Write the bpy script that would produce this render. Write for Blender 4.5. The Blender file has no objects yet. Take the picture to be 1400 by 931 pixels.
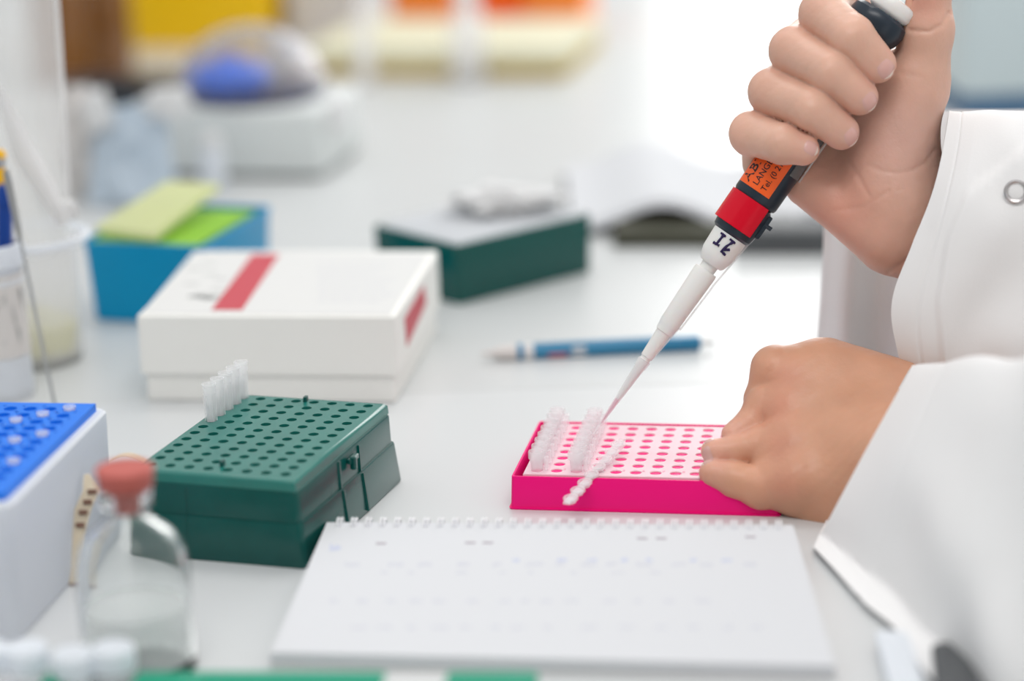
import bpy, bmesh, math, random
import numpy as np
from mathutils import Vector, Matrix, noise
random.seed(7); rng = np.random.default_rng(5)
SC = bpy.context.scene; COL = SC.collection
# ------------------------------------------------------------------ camera
FPX = 3405.0; PITCH = math.radians(15.93); ROLL = math.radians(-1.915); HC = 0.382
F_ = np.array([0, math.cos(PITCH), -math.sin(PITCH)])
_r0 = np.array([1.0, 0, 0]); _u0 = np.cross(_r0, F_)
R_ = _r0*math.cos(ROLL) + _u0*math.sin(ROLL); U_ = -_r0*math.sin(ROLL) + _u0*math.cos(ROLL)
C_ = np.array([0, 0, HC])
cam_d = bpy.data.cameras.new('camera'); cam = bpy.data.objects.new('camera', cam_d); COL.objects.link(cam)
cam.matrix_world = Matrix([[R_[i], U_[i], -F_[i], C_[i]] for i in range(3)] + [[0, 0, 0, 1]])
cam_d.sensor_width = 36; cam_d.lens = FPX/1400*36; cam_d.clip_start = .02; cam_d.clip_end = 50
cam_d.dof.use_dof = True; cam_d.dof.focus_distance = 1.135; cam_d.dof.aperture_fstop = 2.9; cam_d.dof.aperture_blades = 0
SC.camera = cam
# ------------------------------------------------------------------ light
SC.view_settings.view_transform = 'Standard'; SC.view_settings.look = 'None'; SC.view_settings.exposure = 0.0
SC.view_settings.gamma = 1; SC.view_settings.use_curve_mapping = False
W = bpy.data.worlds.new('world'); SC.world = W; W.use_nodes = True
W.node_tree.nodes['Background'].inputs[0].default_value = (.96, .98, 1.0, 1); W.node_tree.nodes['Background'].inputs[1].default_value = .86
def area(name, loc, rot, sx, sy, power, col=(1, 1, 1)):
    d = bpy.data.lights.new(name, 'AREA'); d.shape = 'RECTANGLE'; d.size = sx; d.size_y = sy; d.energy = power; d.color = col
    o = bpy.data.objects.new(name, d); COL.objects.link(o); o.location = loc; o.rotation_euler = rot; return o
area('window_daylight', (1.14, 3.30, .80), (math.radians(-90), 0, 0), 1.85, 1.5, 28, (1.0, .99, .97))
area('overhead_light', (.2, 1.9, 2.1), (0, 0, 0), 1.6, .6, 12, (1.0, .97, .93))
area('overhead_light', (.1, -.2, 2.1), (0, 0, 0), 1.4, .6, 20, (1.0, .97, .94))  # fill light added on the near side to brighten front-facing surfaces
# ------------------------------------------------------------------ pixel -> point helpers (photo 1400x931)
def ray(x, y): return F_ + R_*(x-700)/FPX - U_*(y-465.5)/FPX
def T(x, y, h=0.0):                    # point on the horizontal plane z = h
    d = ray(x, y); return C_ + d*((h-HC)/d[2])
def PY(x, y, yy):                      # point on the vertical plane Y = yy
    d = ray(x, y); return C_ + d*(yy/d[1])
def PD(x, y, dep): return C_ + ray(x, y)*dep
def rayv(p):                           # vectorised, p (n,3) = px, py, depth offset in px ; second arg base depth
    return F_[None] + R_[None]*((p[:, 0:1]-700)/FPX) - U_[None]*((p[:, 1:2]-465.5)/FPX)
def PXD(p, D): p = np.atleast_2d(np.array(p, float)); return C_[None] + rayv(p)*(D + p[:, 2:3]*D/FPX)
# ------------------------------------------------------------------ materials
def mat(name, col, rough=.5, trans=0, metal=0, sss=0, spec=.5, ior=1.45, alpha=1, coat=0, bump=None, var=None, translucent=0, through=0, tcol=None):
    m = bpy.data.materials.new(name); m.use_nodes = True; nt = m.node_tree; b = nt.nodes['Principled BSDF']
    b.inputs['Base Color'].default_value = (*col, 1); b.inputs['Roughness'].default_value = rough
    b.inputs['Transmission Weight'].default_value = trans; b.inputs['Metallic'].default_value = metal
    b.inputs['IOR'].default_value = ior; b.inputs['Specular IOR Level'].default_value = spec
    b.inputs['Alpha'].default_value = alpha; b.inputs['Coat Weight'].default_value = coat
    if sss:
        b.inputs['Subsurface Weight'].default_value = sss; b.inputs['Subsurface Radius'].default_value = (1, .35, .2); b.inputs['Subsurface Scale'].default_value = .004
    tc = nt.nodes.new('ShaderNodeTexCoord')
    if var:                            # (scale, amount)
        n = nt.nodes.new('ShaderNodeTexNoise'); n.inputs['Scale'].default_value = var[0]; n.inputs['Detail'].default_value = 4
        r = nt.nodes.new('ShaderNodeMix'); r.data_type = 'RGBA'
        r.inputs[6].default_value = (*[c*(1-var[1]) for c in col], 1); r.inputs[7].default_value = (*[min(1, c*(1+var[1])) for c in col], 1)
        nt.links.new(tc.outputs['Object'], n.inputs['Vector']); nt.links.new(n.outputs[0], r.inputs[0]); nt.links.new(r.outputs[2], b.inputs['Base Color'])
    if bump:                           # (scale, strength, distance)
        n = nt.nodes.new('ShaderNodeTexNoise'); n.inputs['Scale'].default_value = bump[0]; n.inputs['Detail'].default_value = 5
        k = nt.nodes.new('ShaderNodeBump'); k.inputs['Strength'].default_value = bump[1]; k.inputs['Distance'].default_value = bump[2]
        nt.links.new(tc.outputs['Object'], n.inputs['Vector']); nt.links.new(n.outputs[0], k.inputs['Height']); nt.links.new(k.outputs[0], b.inputs['Normal'])
    if translucent:
        t = nt.nodes.new('ShaderNodeBsdfTranslucent'); t.inputs[0].default_value = (*col, 1); x = nt.nodes.new('ShaderNodeMixShader')
        x.inputs[0].default_value = translucent; out = nt.nodes['Material Output']
        nt.links.new(b.outputs[0], x.inputs[1]); nt.links.new(t.outputs[0], x.inputs[2]); nt.links.new(x.outputs[0], out.inputs[0])
    if through:                        # clear-coloured plastic: part of the light passes straight through
        out = nt.nodes['Material Output']; src = out.inputs[0].links[0].from_socket if out.inputs[0].links else b.outputs[0]
        t = nt.nodes.new('ShaderNodeBsdfTransparent'); t.inputs[0].default_value = (*(tcol or col), 1); x = nt.nodes.new('ShaderNodeMixShader')
        x.inputs[0].default_value = through; nt.links.new(src, x.inputs[1]); nt.links.new(t.outputs[0], x.inputs[2]); nt.links.new(x.outputs[0], out.inputs[0])
    return m
M_ = dict(
    bench=mat('bench_laminate', (.60, .615, .615), .32, spec=.5, var=(6, .02), bump=(400, .05, .0002)),
    bench2=mat('bench_laminate_near', (.63, .645, .65), .32, spec=.5, var=(6, .02), bump=(400, .05, .0002)),
    wall=mat('wall_paint', (.80, .81, .81), .8, var=(3, .03)),
    wallg=mat('wall_paint_grey', (.45, .45, .44), .8, var=(3, .03)),
    floor=mat('floor_vinyl', (.42, .44, .45), .5, var=(8, .08)),
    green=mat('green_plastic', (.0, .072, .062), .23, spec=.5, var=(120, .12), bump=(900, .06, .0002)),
    greentop=mat('green_plate_lit', (.012, .17, .14), .22, spec=.75, var=(60, .18), bump=(500, .08, .0003)),  # lighter plate plastic, with the stronger light on top put into its colour
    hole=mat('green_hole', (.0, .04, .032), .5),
    pink=mat('pink_plastic', (1.0, .008, .23), .25, spec=.22, translucent=.10),
    pale=mat('pale_pink_insert', (1.0, .84, .90), .35, translucent=.22, through=.1),
    pinkprint=mat('pink_print', (.80, .25, .40), .5),
    clear=mat('clear_polypropylene', (.98, .975, .985), .10, alpha=.26, translucent=.14),
    frost=mat('frosted_polypropylene', (.93, .96, 1.0), .45, trans=.08, ior=1.15, translucent=.32),
    glass=mat('bottle_glass', (.97, .985, .98), .05, trans=.97, ior=1.2),
    card=mat('white_cardboard', (.88, .875, .84), .6, var=(20, .02)),
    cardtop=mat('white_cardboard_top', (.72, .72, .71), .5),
    redprint=mat('red_print', (.55, .055, .08), .5),
    greyprint=mat('grey_print', (.45, .46, .45), .7),
    paper=mat('paper', (.72, .73, .755), .8, translucent=.08, bump=(60, .15, .0006)),
    wire=mat('white_coated_wire', (.88, .88, .9), .35),
    ink=mat('pale_blue_ink', (.54, .58, .74), .8), inkd=mat('grey_ink', (.42, .38, .42), .8), inkl=mat('faint_ink', (.62, .63, .69), .8),
    bluep=mat('blue_plastic', (.006, .22, .92), .4, translucent=.15),
    tub=mat('cyan_plastic', (.0, .37, .68), .35, spec=.35, translucent=.25),
    lime=mat('lime_plastic', (.36, .72, .06), .45, translucent=.2),
    lemon=mat('pale_yellow_plastic', (.88, .88, .56), .4, translucent=.35, alpha=.75),
    grey=mat('grey_casing', (.74, .77, .76), .5, var=(10, .03)), dgrey=mat('dark_grey_plastic', (.08, .085, .09), .5),
    black=mat('black_plastic', (.018, .022, .03), .32, bump=(300, .05, .0002)),
    navy=mat('black_blue_plastic', (.016, .027, .042), .3, bump=(600, .06, .0002)),
    rotor=mat('blue_rotor', (.01, .14, .75), .35),
    dome=mat('dome_polycarbonate', (.93, .93, .96), .05, trans=.93, ior=1.2, through=.35, tcol=(.96, .96, .97)),
    yellow=mat('yellow_plastic', (.92, .56, .0), .4), amber=mat('amber_glass', (.22, .085, .015), .12, coat=.5),
    orange=mat('orange_plastic', (1.0, .13, .01), .4), orange2=mat('light_orange_plastic', (1.0, .28, .05), .4),
    cream=mat('cream_card', (.72, .70, .52), .6), ochre=mat('ochre_card', (.62, .45, .14), .6),
    film=mat('plastic_film', (.94, .945, .94), .12, alpha=.36, translucent=0),
    bluefilm=mat('blue_film', (.74, .82, .89), .3, trans=.2, translucent=.4),
    tissue=mat('white_tissue', (.9, .9, .9), .8, translucent=.3),
    yliq=mat('yellow_liquid_film', (.88, .84, .38), .3, translucent=.3),
    steel=mat('steel', (.55, .56, .57), .28, metal=1), teal=mat('teal_blue_barrel', (.0, .19, .37), .3, coat=.3),
    gripc=mat('cream_grip', (.68, .65, .63), .45), stopper=mat('red_rubber', (.50, .11, .09), .55, var=(60, .1)),
    tape=mat('beige_tape', (.66, .57, .43), .7, var=(50, .12)), tapeline=mat('brown_tape_mark', (.20, .10, .07), .7),
    coat=mat('white_cotton', (.85, .845, .845), .85, bump=(900, .12, .0004)),
    redp=mat('red_collar', (.68, .0, .018), .25, spec=.3), label=mat('orange_label', (1.0, .13, .012), .35), text=mat('black_lettering', (.012, .01, .012), .5),
    white=mat('white_polymer', (.84, .825, .80), .3, sss=.15, var=(30, .03)), clearrail=mat('clear_rail', (.86, .82, .83), .08, alpha=.45),
    pen=mat('deep_blue_pen', (.0, .045, .28), .3), pencily=mat('yellow_pencil', (.92, .50, .0), .4),
    marker=mat('marker_ink', (.02, .01, .07), .7), greenrack=mat('bright_green_plastic', (.0, .29, .17), .4, spec=.3),
    steelblue=mat('steel_blue_panel', (.60, .69, .71), .4, var=(3, .04)), deepblue=mat('deep_blue_trim', (.10, .20, .33), .5),
    olive=mat('olive_shade', (.055, .055, .035), .7),  # dark olive standing in for shade under the book pages
    smoke=mat('smoky_clear', (.20, .20, .20), .15, alpha=.55, bump=(700, .3, .0005)),
    navyrim=mat('navy_plastic', (.015, .025, .09), .4),
    foam=mat('dark_grey_foam', (.10, .105, .11), .9, var=(300, .5)), nail=mat('fingernail', (.72, .42, .37), .25, sss=.2), nailtip=mat('nail_edge', (.86, .74, .66), .3),
    hair=mat('brown_hair', (.10, .05, .025), .6), liquid=mat('clear_liquid', (.93, .95, .95), .1, alpha=.35), mirror=mat('snap_metal', (.50, .48, .48), .3, metal=.8),
)
def skin_mat():
    m = mat('skin', (.60, .33, .235), .40, sss=.32, bump=(420, .3, .0007)); nt = m.node_tree; b = nt.nodes['Principled BSDF']
    a = nt.nodes.new('ShaderNodeVertexColor'); a.layer_name = 'tone'
    n = nt.nodes.new('ShaderNodeTexNoise'); n.inputs['Scale'].default_value = 45; n.inputs['Detail'].default_value = 5
    tc = nt.nodes.new('ShaderNodeTexCoord'); nt.links.new(tc.outputs['Object'], n.inputs['Vector'])
    r = nt.nodes.new('ShaderNodeMapRange'); r.inputs[1].default_value = .3; r.inputs[2].default_value = .7; r.inputs[3].default_value = .93; r.inputs[4].default_value = 1.07
    nt.links.new(n.outputs[0], r.inputs[0]); x = nt.nodes.new('ShaderNodeVectorMath'); x.operation = 'SCALE'
    nt.links.new(a.outputs[0], x.inputs[0]); nt.links.new(r.outputs[0], x.inputs['Scale']); nt.links.new(x.outputs[0], b.inputs['Base Color'])
    return m
M_['skin'] = skin_mat()
# ------------------------------------------------------------------ mesh helpers
class MB:
    def __init__(s): s.v = []; s.f = []
    def add(s, v, f):
        n = len(s.v); s.v += [tuple(map(float, p)) for p in v]; s.f += [tuple(i+n for i in q) for q in f]; return s
    def loft(s, rings, cap0=True, cap1=True, closed=True):
        n = len(rings[0]); v = [p for r in rings for p in r]; f = []
        for i in range(len(rings)-1):
            for j in range(n if closed else n-1):
                k = (j+1) % n; f.append((i*n+j, i*n+k, (i+1)*n+k, (i+1)*n+j))
        if cap0: f.append(tuple(reversed(range(n))))
        if cap1: f.append(tuple(range((len(rings)-1)*n, len(rings)*n)))
        return s.add(v, f)
    def lathe(s, prof, n=32, o=(0, 0, 0), cap0=True, cap1=True, sx=1, sy=1):
        return s.loft([[(o[0]+r*sx*math.cos(2*math.pi*k/n), o[1]+r*sy*math.sin(2*math.pi*k/n), o[2]+z) for k in range(n)] for z, r in prof], cap0, cap1)
    def rr(s, lev, seg=5):             # levels (z, x0, x1, y0, y1, r): rounded-rectangle loft
        R = []
        for z, x0, x1, y0, y1, r in lev:
            ring = []
            for cx, cy, a0 in ((x1-r, y0+r, -90), (x1-r, y1-r, 0), (x0+r, y1-r, 90), (x0+r, y0+r, 180)):
                for k in range(seg+1):
                    a = math.radians(a0+90*k/seg); ring.append((cx+r*math.cos(a), cy+r*math.sin(a), z))
            R.append(ring)
        return s.loft(R)
    def box(s, x0, x1, y0, y1, z0, z1, b=.0005):
        b = min(b, (x1-x0)*.4, (y1-y0)*.4, (z1-z0)*.4)
        return s.rr([(z0, x0+b, x1-b, y0+b, y1-b, b), (z0+b, x0, x1, y0, y1, b*1.5 if b*3 < min(x1-x0, y1-y0) else b), (z1-b, x0, x1, y0, y1, b*1.5 if b*3 < min(x1-x0, y1-y0) else b), (z1, x0+b, x1-b, y0+b, y1-b, b)], 3)
    def tube(s, pts, r, n=10, caps=True):
        pts = [Vector(p) for p in pts]; R = []; up = None
        rr = r if hasattr(r, '__len__') else [r]*len(pts)
        for i, p in enumerate(pts):
            d = (pts[min(i+1, len(pts)-1)]-pts[max(i-1, 0)]).normalized()
            if up is None: up = d.orthogonal().normalized()
            up = (up - d*up.dot(d)).normalized(); sd = d.cross(up)
            R.append([p+(up*math.cos(2*math.pi*k/n)+sd*math.sin(2*math.pi*k/n))*rr[i] for k in range(n)])
        return s.loft(R, caps, caps)
    def build(s, name, m, parent=None, M=None, smooth=35, mats=None, fm=None):
        me = bpy.data.meshes.new(name); me.from_pydata(s.v, [], s.f); me.validate()
        bm = bmesh.new(); bm.from_mesh(me); bmesh.ops.recalc_face_normals(bm, faces=bm.faces)
        lim = math.radians(smooth)
        for e in bm.edges:
            if len(e.link_faces) == 2 and e.calc_face_angle(0) > lim: e.smooth = False
        for f in bm.faces: f.smooth = True
        bm.to_mesh(me); bm.free()
        me.materials.append(M_[m] if isinstance(m, str) else m)
        o = bpy.data.objects.new(name, me); COL.objects.link(o)
        if M is not None: o.matrix_world = M
        if parent is not None: o.parent = parent
        return o
def tag(o, label=None, cat=None, group=None, kind=None):
    if label: o['label'] = label
    if cat: o['category'] = cat
    if group: o['group'] = group
    if kind: o['kind'] = kind
    return o
def thing(name, label, cat, loc=(0, 0, 0), rz=0, group=None, M=None):
    o = bpy.data.objects.new(name, None); COL.objects.link(o); o.empty_display_size = .01
    if M is not None: o.matrix_world = M
    else: o.location = [float(v) for v in loc]; o.rotation_euler = (0, 0, rz)
    return tag(o, label, cat, group)
def copy_tree(o, label=None, parent=None):
    c = o.copy(); COL.objects.link(c); c.parent = parent
    if parent is None and label: c['label'] = label
    for ch in list(o.children): copy_tree(ch, None, c)
    return c
def rotz(a): return Matrix.Rotation(a, 4, 'Z')
def frame2(A, B):                      # origin A, x axis towards B in plan
    return math.atan2(B[1]-A[1], B[0]-A[0])
# ------------------------------------------------------------------ structure
def struct(mb, name, m): return tag(mb.build(name, m), kind='structure')
struct(MB().box(-2.5, 3.0, -1.5, 3.6, -.95, -.90), 'floor', 'floor')
b = MB(); b.box(-2.5, 0.17, 3.42, 3.55, -.9, 1.9); b.box(2.12, 3.0, 3.42, 3.55, -.9, 1.9); b.box(.17, 2.12, 3.42, 3.55, -.9, .03); b.box(.17, 2.12, 3.42, 3.55, 1.6, 1.9)
struct(b, 'wall_back', 'wall')
struct(MB().box(-2.6, -2.5, -1.5, 3.55, -.9, 1.9), 'wall_left', 'wall')
struct(MB().box(-2.5, 3.0, -1.6, -1.5, -.9, 1.9), 'wall_front', 'wallg'); struct(MB().box(3.0, 3.1, -1.6, 3.55, -.9, 1.9), 'wall_right', 'wall')
b = MB(); b.box(.17, .21, 3.40, 3.46, .03, 1.6); b.box(2.08, 2.12, 3.40, 3.46, .03, 1.6); b.box(.21, 2.08, 3.40, 3.46, .03, .07); b.box(.21, 2.08, 3.40, 3.46, 1.56, 1.6)
wf = struct(b, 'window_1', 'wall')
YS = T(150, 551)[1]
t = thing('lab_bench', 'long pale grey laboratory bench with a glossy laminate top carrying everything', 'bench', (0, 0, 0))
MB().box(-1.1, .46, .35, YS-.0001, -.03, 0, .0006).build('worktop', 'bench2', t)
MB().box(-1.1, .46, YS+.0001, 3.2, -.03, 0, .0006).build('worktop', 'bench', t)
for x0, x1, y0, y1 in ((-1.08, -1.03, .4, 3.1), (.40, .43, .4, 3.1)): MB().box(x0, x1, y0, y1, -.9, -.03, .002).build('side_panel', 'grey', t)
t = thing('side_bench', 'pale side bench joining the long bench beneath the window', 'bench', (.78, 2.4, -.9))
MB().box(-.319, .32, -.8, .8, .87, .9, .0006).build('worktop', 'bench', t); MB().box(.25, .3, -.75, .75, 0, .87, .002).build('side_panel', 'grey', t)
# ------------------------------------------------------------------ perforated plate
def plate(nc, nr, pitch, hr, mx0, mx1, my0, my1, z, depth, n=16, tail=0.0):
    """grid of holes, origin = hole (0,0) centre; returns MB with a top face, edge skirt and hole walls"""
    m = MB(); h = pitch/2
    def sq(a):
        c, s_ = math.cos(a), math.sin(a); k = h/max(abs(c), abs(s_)); return c*k, s_*k
    for i in range(nc):
        for j in range(nr):
            cx, cy = i*pitch, j*pitch; V = []; Fc = []
            for k in range(n):
                a = 2*math.pi*(k+.5)/n
                a2 = a
                x, y = sq(math.pi/4+2*math.pi*k/n); V.append((cx+x, cy+y, z))
            for k in range(n):
                a = math.pi/4+2*math.pi*k/n; V.append((cx+hr*math.cos(a), cy+hr*math.sin(a), z))
            for k in range(n):
                a = math.pi/4+2*math.pi*k/n; V.append((cx+hr*.94*math.cos(a), cy+hr*.94*math.sin(a), z-depth))
            for k in range(n):
                q = (k+1) % n; Fc.append((k, q, n+q, n+k)); Fc.append((n+k, n+q, 2*n+q, 2*n+k))
            m.add(V, Fc)
    X0, X1, Y0, Y1 = -h, (nc-1)*pitch+h, -h, (nr-1)*pitch+h
    A, B_, C, D = -mx0, (nc-1)*pitch+mx1, -my0, (nr-1)*pitch+my1
    m.add([(X0, Y0, z), (X1, Y0, z), (X1, Y1, z), (X0, Y1, z), (A, C, z), (B_, C, z), (B_, D, z), (A, D, z)], [(0, 4, 5, 1), (1, 5, 6, 2), (2, 6, 7, 3), (3, 7, 4, 0)])
    return m, (A, B_, C, D)
# ------------------------------------------------------------------ green tube box (near)
GA = math.radians(-18.18); GO = np.array([-.1584, 1.0276])
def gmat(): return Matrix.Translation((GO[0], GO[1], 0)) @ rotz(GA)
green = thing('tube_box', 'dark green plastic box with rows of holes, five clear tubes standing in it', 'storage box', M=gmat())
ZG = .0383; mm = .001
m, (A, B_, C, D) = plate(8, 12, 9*mm, 2.35*mm, 4.6*mm, 6*mm, 6.2*mm, 4.3*mm, ZG, 12*mm)
e = .9*mm
def rrl(z, x0, x1, y0, y1, r): return (z*mm, x0*mm, x1*mm, y0*mm, y1*mm, r*mm)
sk = MB(); R4 = []
for (dz, o_) in ((0, 0), (-.15, .35), (-1.25, 1.35), (-1.6, 1.45), (-5, 1.7), (-5, .2)):
    R4.append([(A-o_*mm, C-o_*mm, ZG+dz*mm), (B_+o_*mm, C-o_*mm, ZG+dz*mm), (B_+o_*mm, D+o_*mm, ZG+dz*mm), (A-o_*mm, D+o_*mm, ZG+dz*mm)])
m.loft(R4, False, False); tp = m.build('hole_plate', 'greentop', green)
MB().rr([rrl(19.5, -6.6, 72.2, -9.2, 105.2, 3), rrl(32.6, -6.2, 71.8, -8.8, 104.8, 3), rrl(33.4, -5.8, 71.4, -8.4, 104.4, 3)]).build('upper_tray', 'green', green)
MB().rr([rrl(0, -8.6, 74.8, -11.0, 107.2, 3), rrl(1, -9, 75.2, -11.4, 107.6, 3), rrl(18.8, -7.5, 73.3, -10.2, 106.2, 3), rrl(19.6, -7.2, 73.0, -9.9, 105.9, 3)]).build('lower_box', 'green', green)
lt = MB()
lt.box(72*mm, 74.2*mm, 47*mm, 57*mm, 27.5*mm, 30*mm, .4*mm); lt.box(73.2*mm, 76*mm, 47.5*mm, 50.5*mm, 25*mm, 31*mm, .5*mm)
lt.build('latch', 'green', green)
for z0, z1, x0, x1 in ((1, 18.8, 75.2, 73.3), (19.8, 32, 72.2, 71.8)):
    for y in (38, 62):
        MB().loft([[((x-1)*mm, (y-1)*mm, z*mm), ((x+.8)*mm, (y-.6)*mm, z*mm), ((x+.8)*mm, (y+.6)*mm, z*mm), ((x-1)*mm, (y+1)*mm, z*mm)] for z, x in ((z0, x0), (z1, x1))]).build('moulded_rib', 'green', green)
for z0, z1, y0, y1 in ((1, 18.8, -11.4, -10.2), (19.8, 32, -9.2, -8.8)):
    MB().loft([[(19.6*mm, y*mm, z*mm), (20*mm, (y-.5)*mm, z*mm), (20.4*mm, y*mm, z*mm), (20*mm, (y+1)*mm, z*mm)] for z, y in ((z0, y0), (z1, y1))]).build('moulded_rib', 'green', green)
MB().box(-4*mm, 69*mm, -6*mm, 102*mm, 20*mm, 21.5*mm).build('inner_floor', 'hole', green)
for x, y in ((31.5, 5), (31.5, 100)):
    MB().rr([rrl(38.2, x-1, x+1, y-2, y+2, .9), rrl(40.6, x-.8, x+.8, y-1.7, y+1.7, .7)]).build('moulded_peg', 'green', green)
def micro_tube(label, p):
    t = thing('sample_tube', label, 'tube', p, GA, 'clear tubes standing in the green box')
    b = MB(); b.lathe([(-9*mm, .6*mm), (-8*mm, 1.6*mm), (0, 2.2*mm), (13*mm, 2.75*mm), (13.3*mm, 3.0*mm), (16.6*mm, 3.05*mm), (17*mm, 3.4*mm), (17.7*mm, 3.4*mm), (17.7*mm, 2.75*mm), (13.4*mm, 2.5*mm), (1*mm, 1.8*mm), (-8*mm, 1*mm)], 24, cap0=True, cap1=True)
    b.build('tube_body', 'clear', t)
    r = MB()
    for k in range(6):
        a = k*math.pi/3+.3; c, s_ = math.cos(a), math.sin(a)
        r.loft([[(c*(q-.5*mm)-s_*w, s_*(q-.5*mm)+c*w, z) for q, w in ((rr_, -.3*mm), (rr_+.5*mm, 0), (rr_, .3*mm))] for z, rr_ in ((0.1*mm, 2.9*mm), (12.5*mm, 3.1*mm))])
    r.build('fin', 'clear', t)
    MB().lathe([(-7.5*mm, 1.0*mm), (1*mm, 1.75*mm), (9*mm, 2.2*mm)], 20).build('liquid', 'clear', t)
    return t
wh = ['nearest to the camera side of the row of five', 'second from the front of the row of five', 'in the middle of the row of five', 'second from the back of the row of five', 'at the back corner of the green box']
M0 = gmat(); tube0 = None
for k in range(5):
    p = M0 @ Vector((0, (7+k)*9*mm, ZG))
    lab = 'clear empty sample tube standing in the green box, ' + ['frontmost', 'second', 'third and middle one', 'fourth', 'last and rearmost'][k] + ' of its row'
    if k == 0: tube0 = micro_tube(lab, p)
    else: c = copy_tree(tube0, lab); c.location = p; c.rotation_euler = (0, 0, GA+k)
# ------------------------------------------------------------------ pink rack
PA = math.radians(-10.1); PO = np.array([.0094, 1.0687])
PM = Matrix.Translation((PO[0], PO[1], 0)) @ rotz(PA)
pr = thing('pcr_rack', 'bright pink plastic rack with a pale perforated insert, held by a hand', 'tube rack', M=PM)
ZP = 15.6
def tray(lev_out, lev_in): # open tray: outer loft + inner loft
    b = MB(); R = []
    tmp = MB().rr(lev_out+lev_in); return tmp
tray([rrl(0, -11.6, 110.6, -10.2, 73.4, 2), rrl(.8, -11.8, 110.8, -10.4, 73.6, 2), rrl(.9, -11.0, 110.0, -9.6, 72.8, 1.6), rrl(15.2, -10.4, 109.4, -9.2, 72.2, 1.5), rrl(15.5, -10.2, 109.2, -9.0, 72.0, 1.5)],
     [rrl(15.5, -9.4, 108.4, -8.2, 71.2, 1), rrl(15.2, -9.2, 108.2, -8.0, 71.0, 1), rrl(2, -9.2, 108.2, -8.0, 71.0, 1)]).build('tray', 'pink', pr)
m, (A, B_, C, D) = plate(12, 8, 9*mm, 2.75*mm, 5.4*mm, 5.4*mm, 5.2*mm, 5.2*mm, ZP*mm, .5*mm)
m.loft([[(A-o_*mm, C-o_*mm, ZP*mm+dz*mm), (B_+o_*mm, C-o_*mm, ZP*mm+dz*mm), (B_+o_*mm, D+o_*mm, ZP*mm+dz*mm), (A-o_*mm, D+o_*mm, ZP*mm+dz*mm)] for dz, o_ in ((0, 0), (-.3, .25), (-4, .35))], False, False)
m.build('insert_plate', 'pale', pr)
MB().box(A+.5*mm, B_-.5*mm, C+.5*mm, D-.5*mm, 14.6*mm, 15.05*mm).build('inner_shelf', 'pink', pr)
def text_mesh(s, size, bold=0.0):
    c = bpy.data.curves.new('lettering', 'FONT'); c.body = s; c.size = size; c.align_x = 'LEFT'; c.resolution_u = 3; c.offset = size*bold
    o = bpy.data.objects.new('lettering', c); COL.objects.link(o)
    dg = bpy.context.evaluated_depsgraph_get(); me = bpy.data.meshes.new_from_object(o.evaluated_get(dg))
    v = [tuple(p.co) for p in me.vertices]; f = [tuple(p.vertices) for p in me.polygons]
    bpy.data.objects.remove(o); bpy.data.curves.remove(c); return v, f
b = MB()
for i in range(12):
    v, f = text_mesh(str(i+1), 3*mm)
    b.add([(x+i*9*mm+2.6*mm, y+.8*mm, ZP*mm+.06*mm) for x, y, z in v], f)
b.build('column_numbers', 'pinkprint', pr)
# tube strips
def strip(label, col, up):
    t = thing('tube_strip', label, 'tube strip', M=PM @ Matrix.Translation((col*9*mm, 0, ZP*mm)), group='eight-tube strips standing in the pink rack')
    for j in range(8):
        b = MB(); y = j*9*mm
        b.lathe([(-5*mm, 1.2*mm), (-4.6*mm, 1.7*mm), (0, 2.6*mm), (up-3.6*mm, 3.0*mm), (up-3.5*mm, 3.75*mm), (up-.6*mm, 3.85*mm), (up, 3.65*mm), (up, 3.2*mm), (up-3*mm, 3.0*mm), (0, 2.3*mm), (-4*mm, 1.4*mm)], 22, (0, y, 0))
        q = b.build('tube', 'clear', t)
    w = MB()
    for j in range(7): w.box(-1.2*mm, 1.2*mm, j*9*mm+3.4*mm, j*9*mm+5.6*mm, up-2.4*mm, up-1.2*mm, .3*mm)
    w.build('web', 'clear', t)
    h_ = MB()
    for j in range(8):                 # open flap behind each tube mouth
        h_.box(3.4*mm, 5.4*mm, j*9*mm-1.6*mm, j*9*mm+1.6*mm, .6*mm, up-2.5*mm, .4*mm)
    h_.build('side_tab', 'clear', t)
    return t
strip('clear eight-tube strip in the pink rack, in the end column beside the tray wall', 0, 9.2*mm)
strip('clear eight-tube strip in the pink rack under the pipette tip', 2, 9.2*mm)
# loose cap strip lying over the rack edge
a0 = T(779, 683, .013); a1 = T(847, 607, .021)
a0 = PY(779, 684, a0[1]); 
cs = thing('cap_strip', 'loose clear cap strip lying askew across the front rim of the pink rack', 'cap strip', a0)
d = (a1-a0); L = np.linalg.norm(d); ux = d/L; uy = np.cross((0, 0, 1), ux); uy /= np.linalg.norm(uy); uz = np.cross(ux, uy)
def cp(x, y, z): p = ux*x+uy*y+uz*z; return tuple(p)
for j in range(8):
    cx = L*(.02+.96*j/7); b = MB(); n = 18; R = []
    for z, r in ((-.2, 3.0), (.0, 3.4), (.9, 3.4), (1.2, 3.0), (1.2, 2.3), (.2, 2.0)): R.append([cp(cx+r*mm*math.cos(2*math.pi*k/n), r*mm*math.sin(2*math.pi*k/n), z*mm) for k in range(n)])
    b.loft(R); R = []
    for z, r in ((-.1, 2.4), (-1.6, 2.2), (-1.9, 1.6)): R.append([cp(cx+r*mm*math.cos(2*math.pi*k/n), r*mm*math.sin(2*math.pi*k/n), z*mm) for k in range(n)])
    b.loft(R); b.build('cap', 'clear', cs)
b = MB(); b.loft([[cp(x, -1.6*mm, -.1*mm), cp(x, 1.6*mm, -.1*mm), cp(x, 1.6*mm, .7*mm), cp(x, -1.6*mm, .7*mm)] for x in (-.004, L+.004)]); b.build('strip_web', 'clear', cs)
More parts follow.
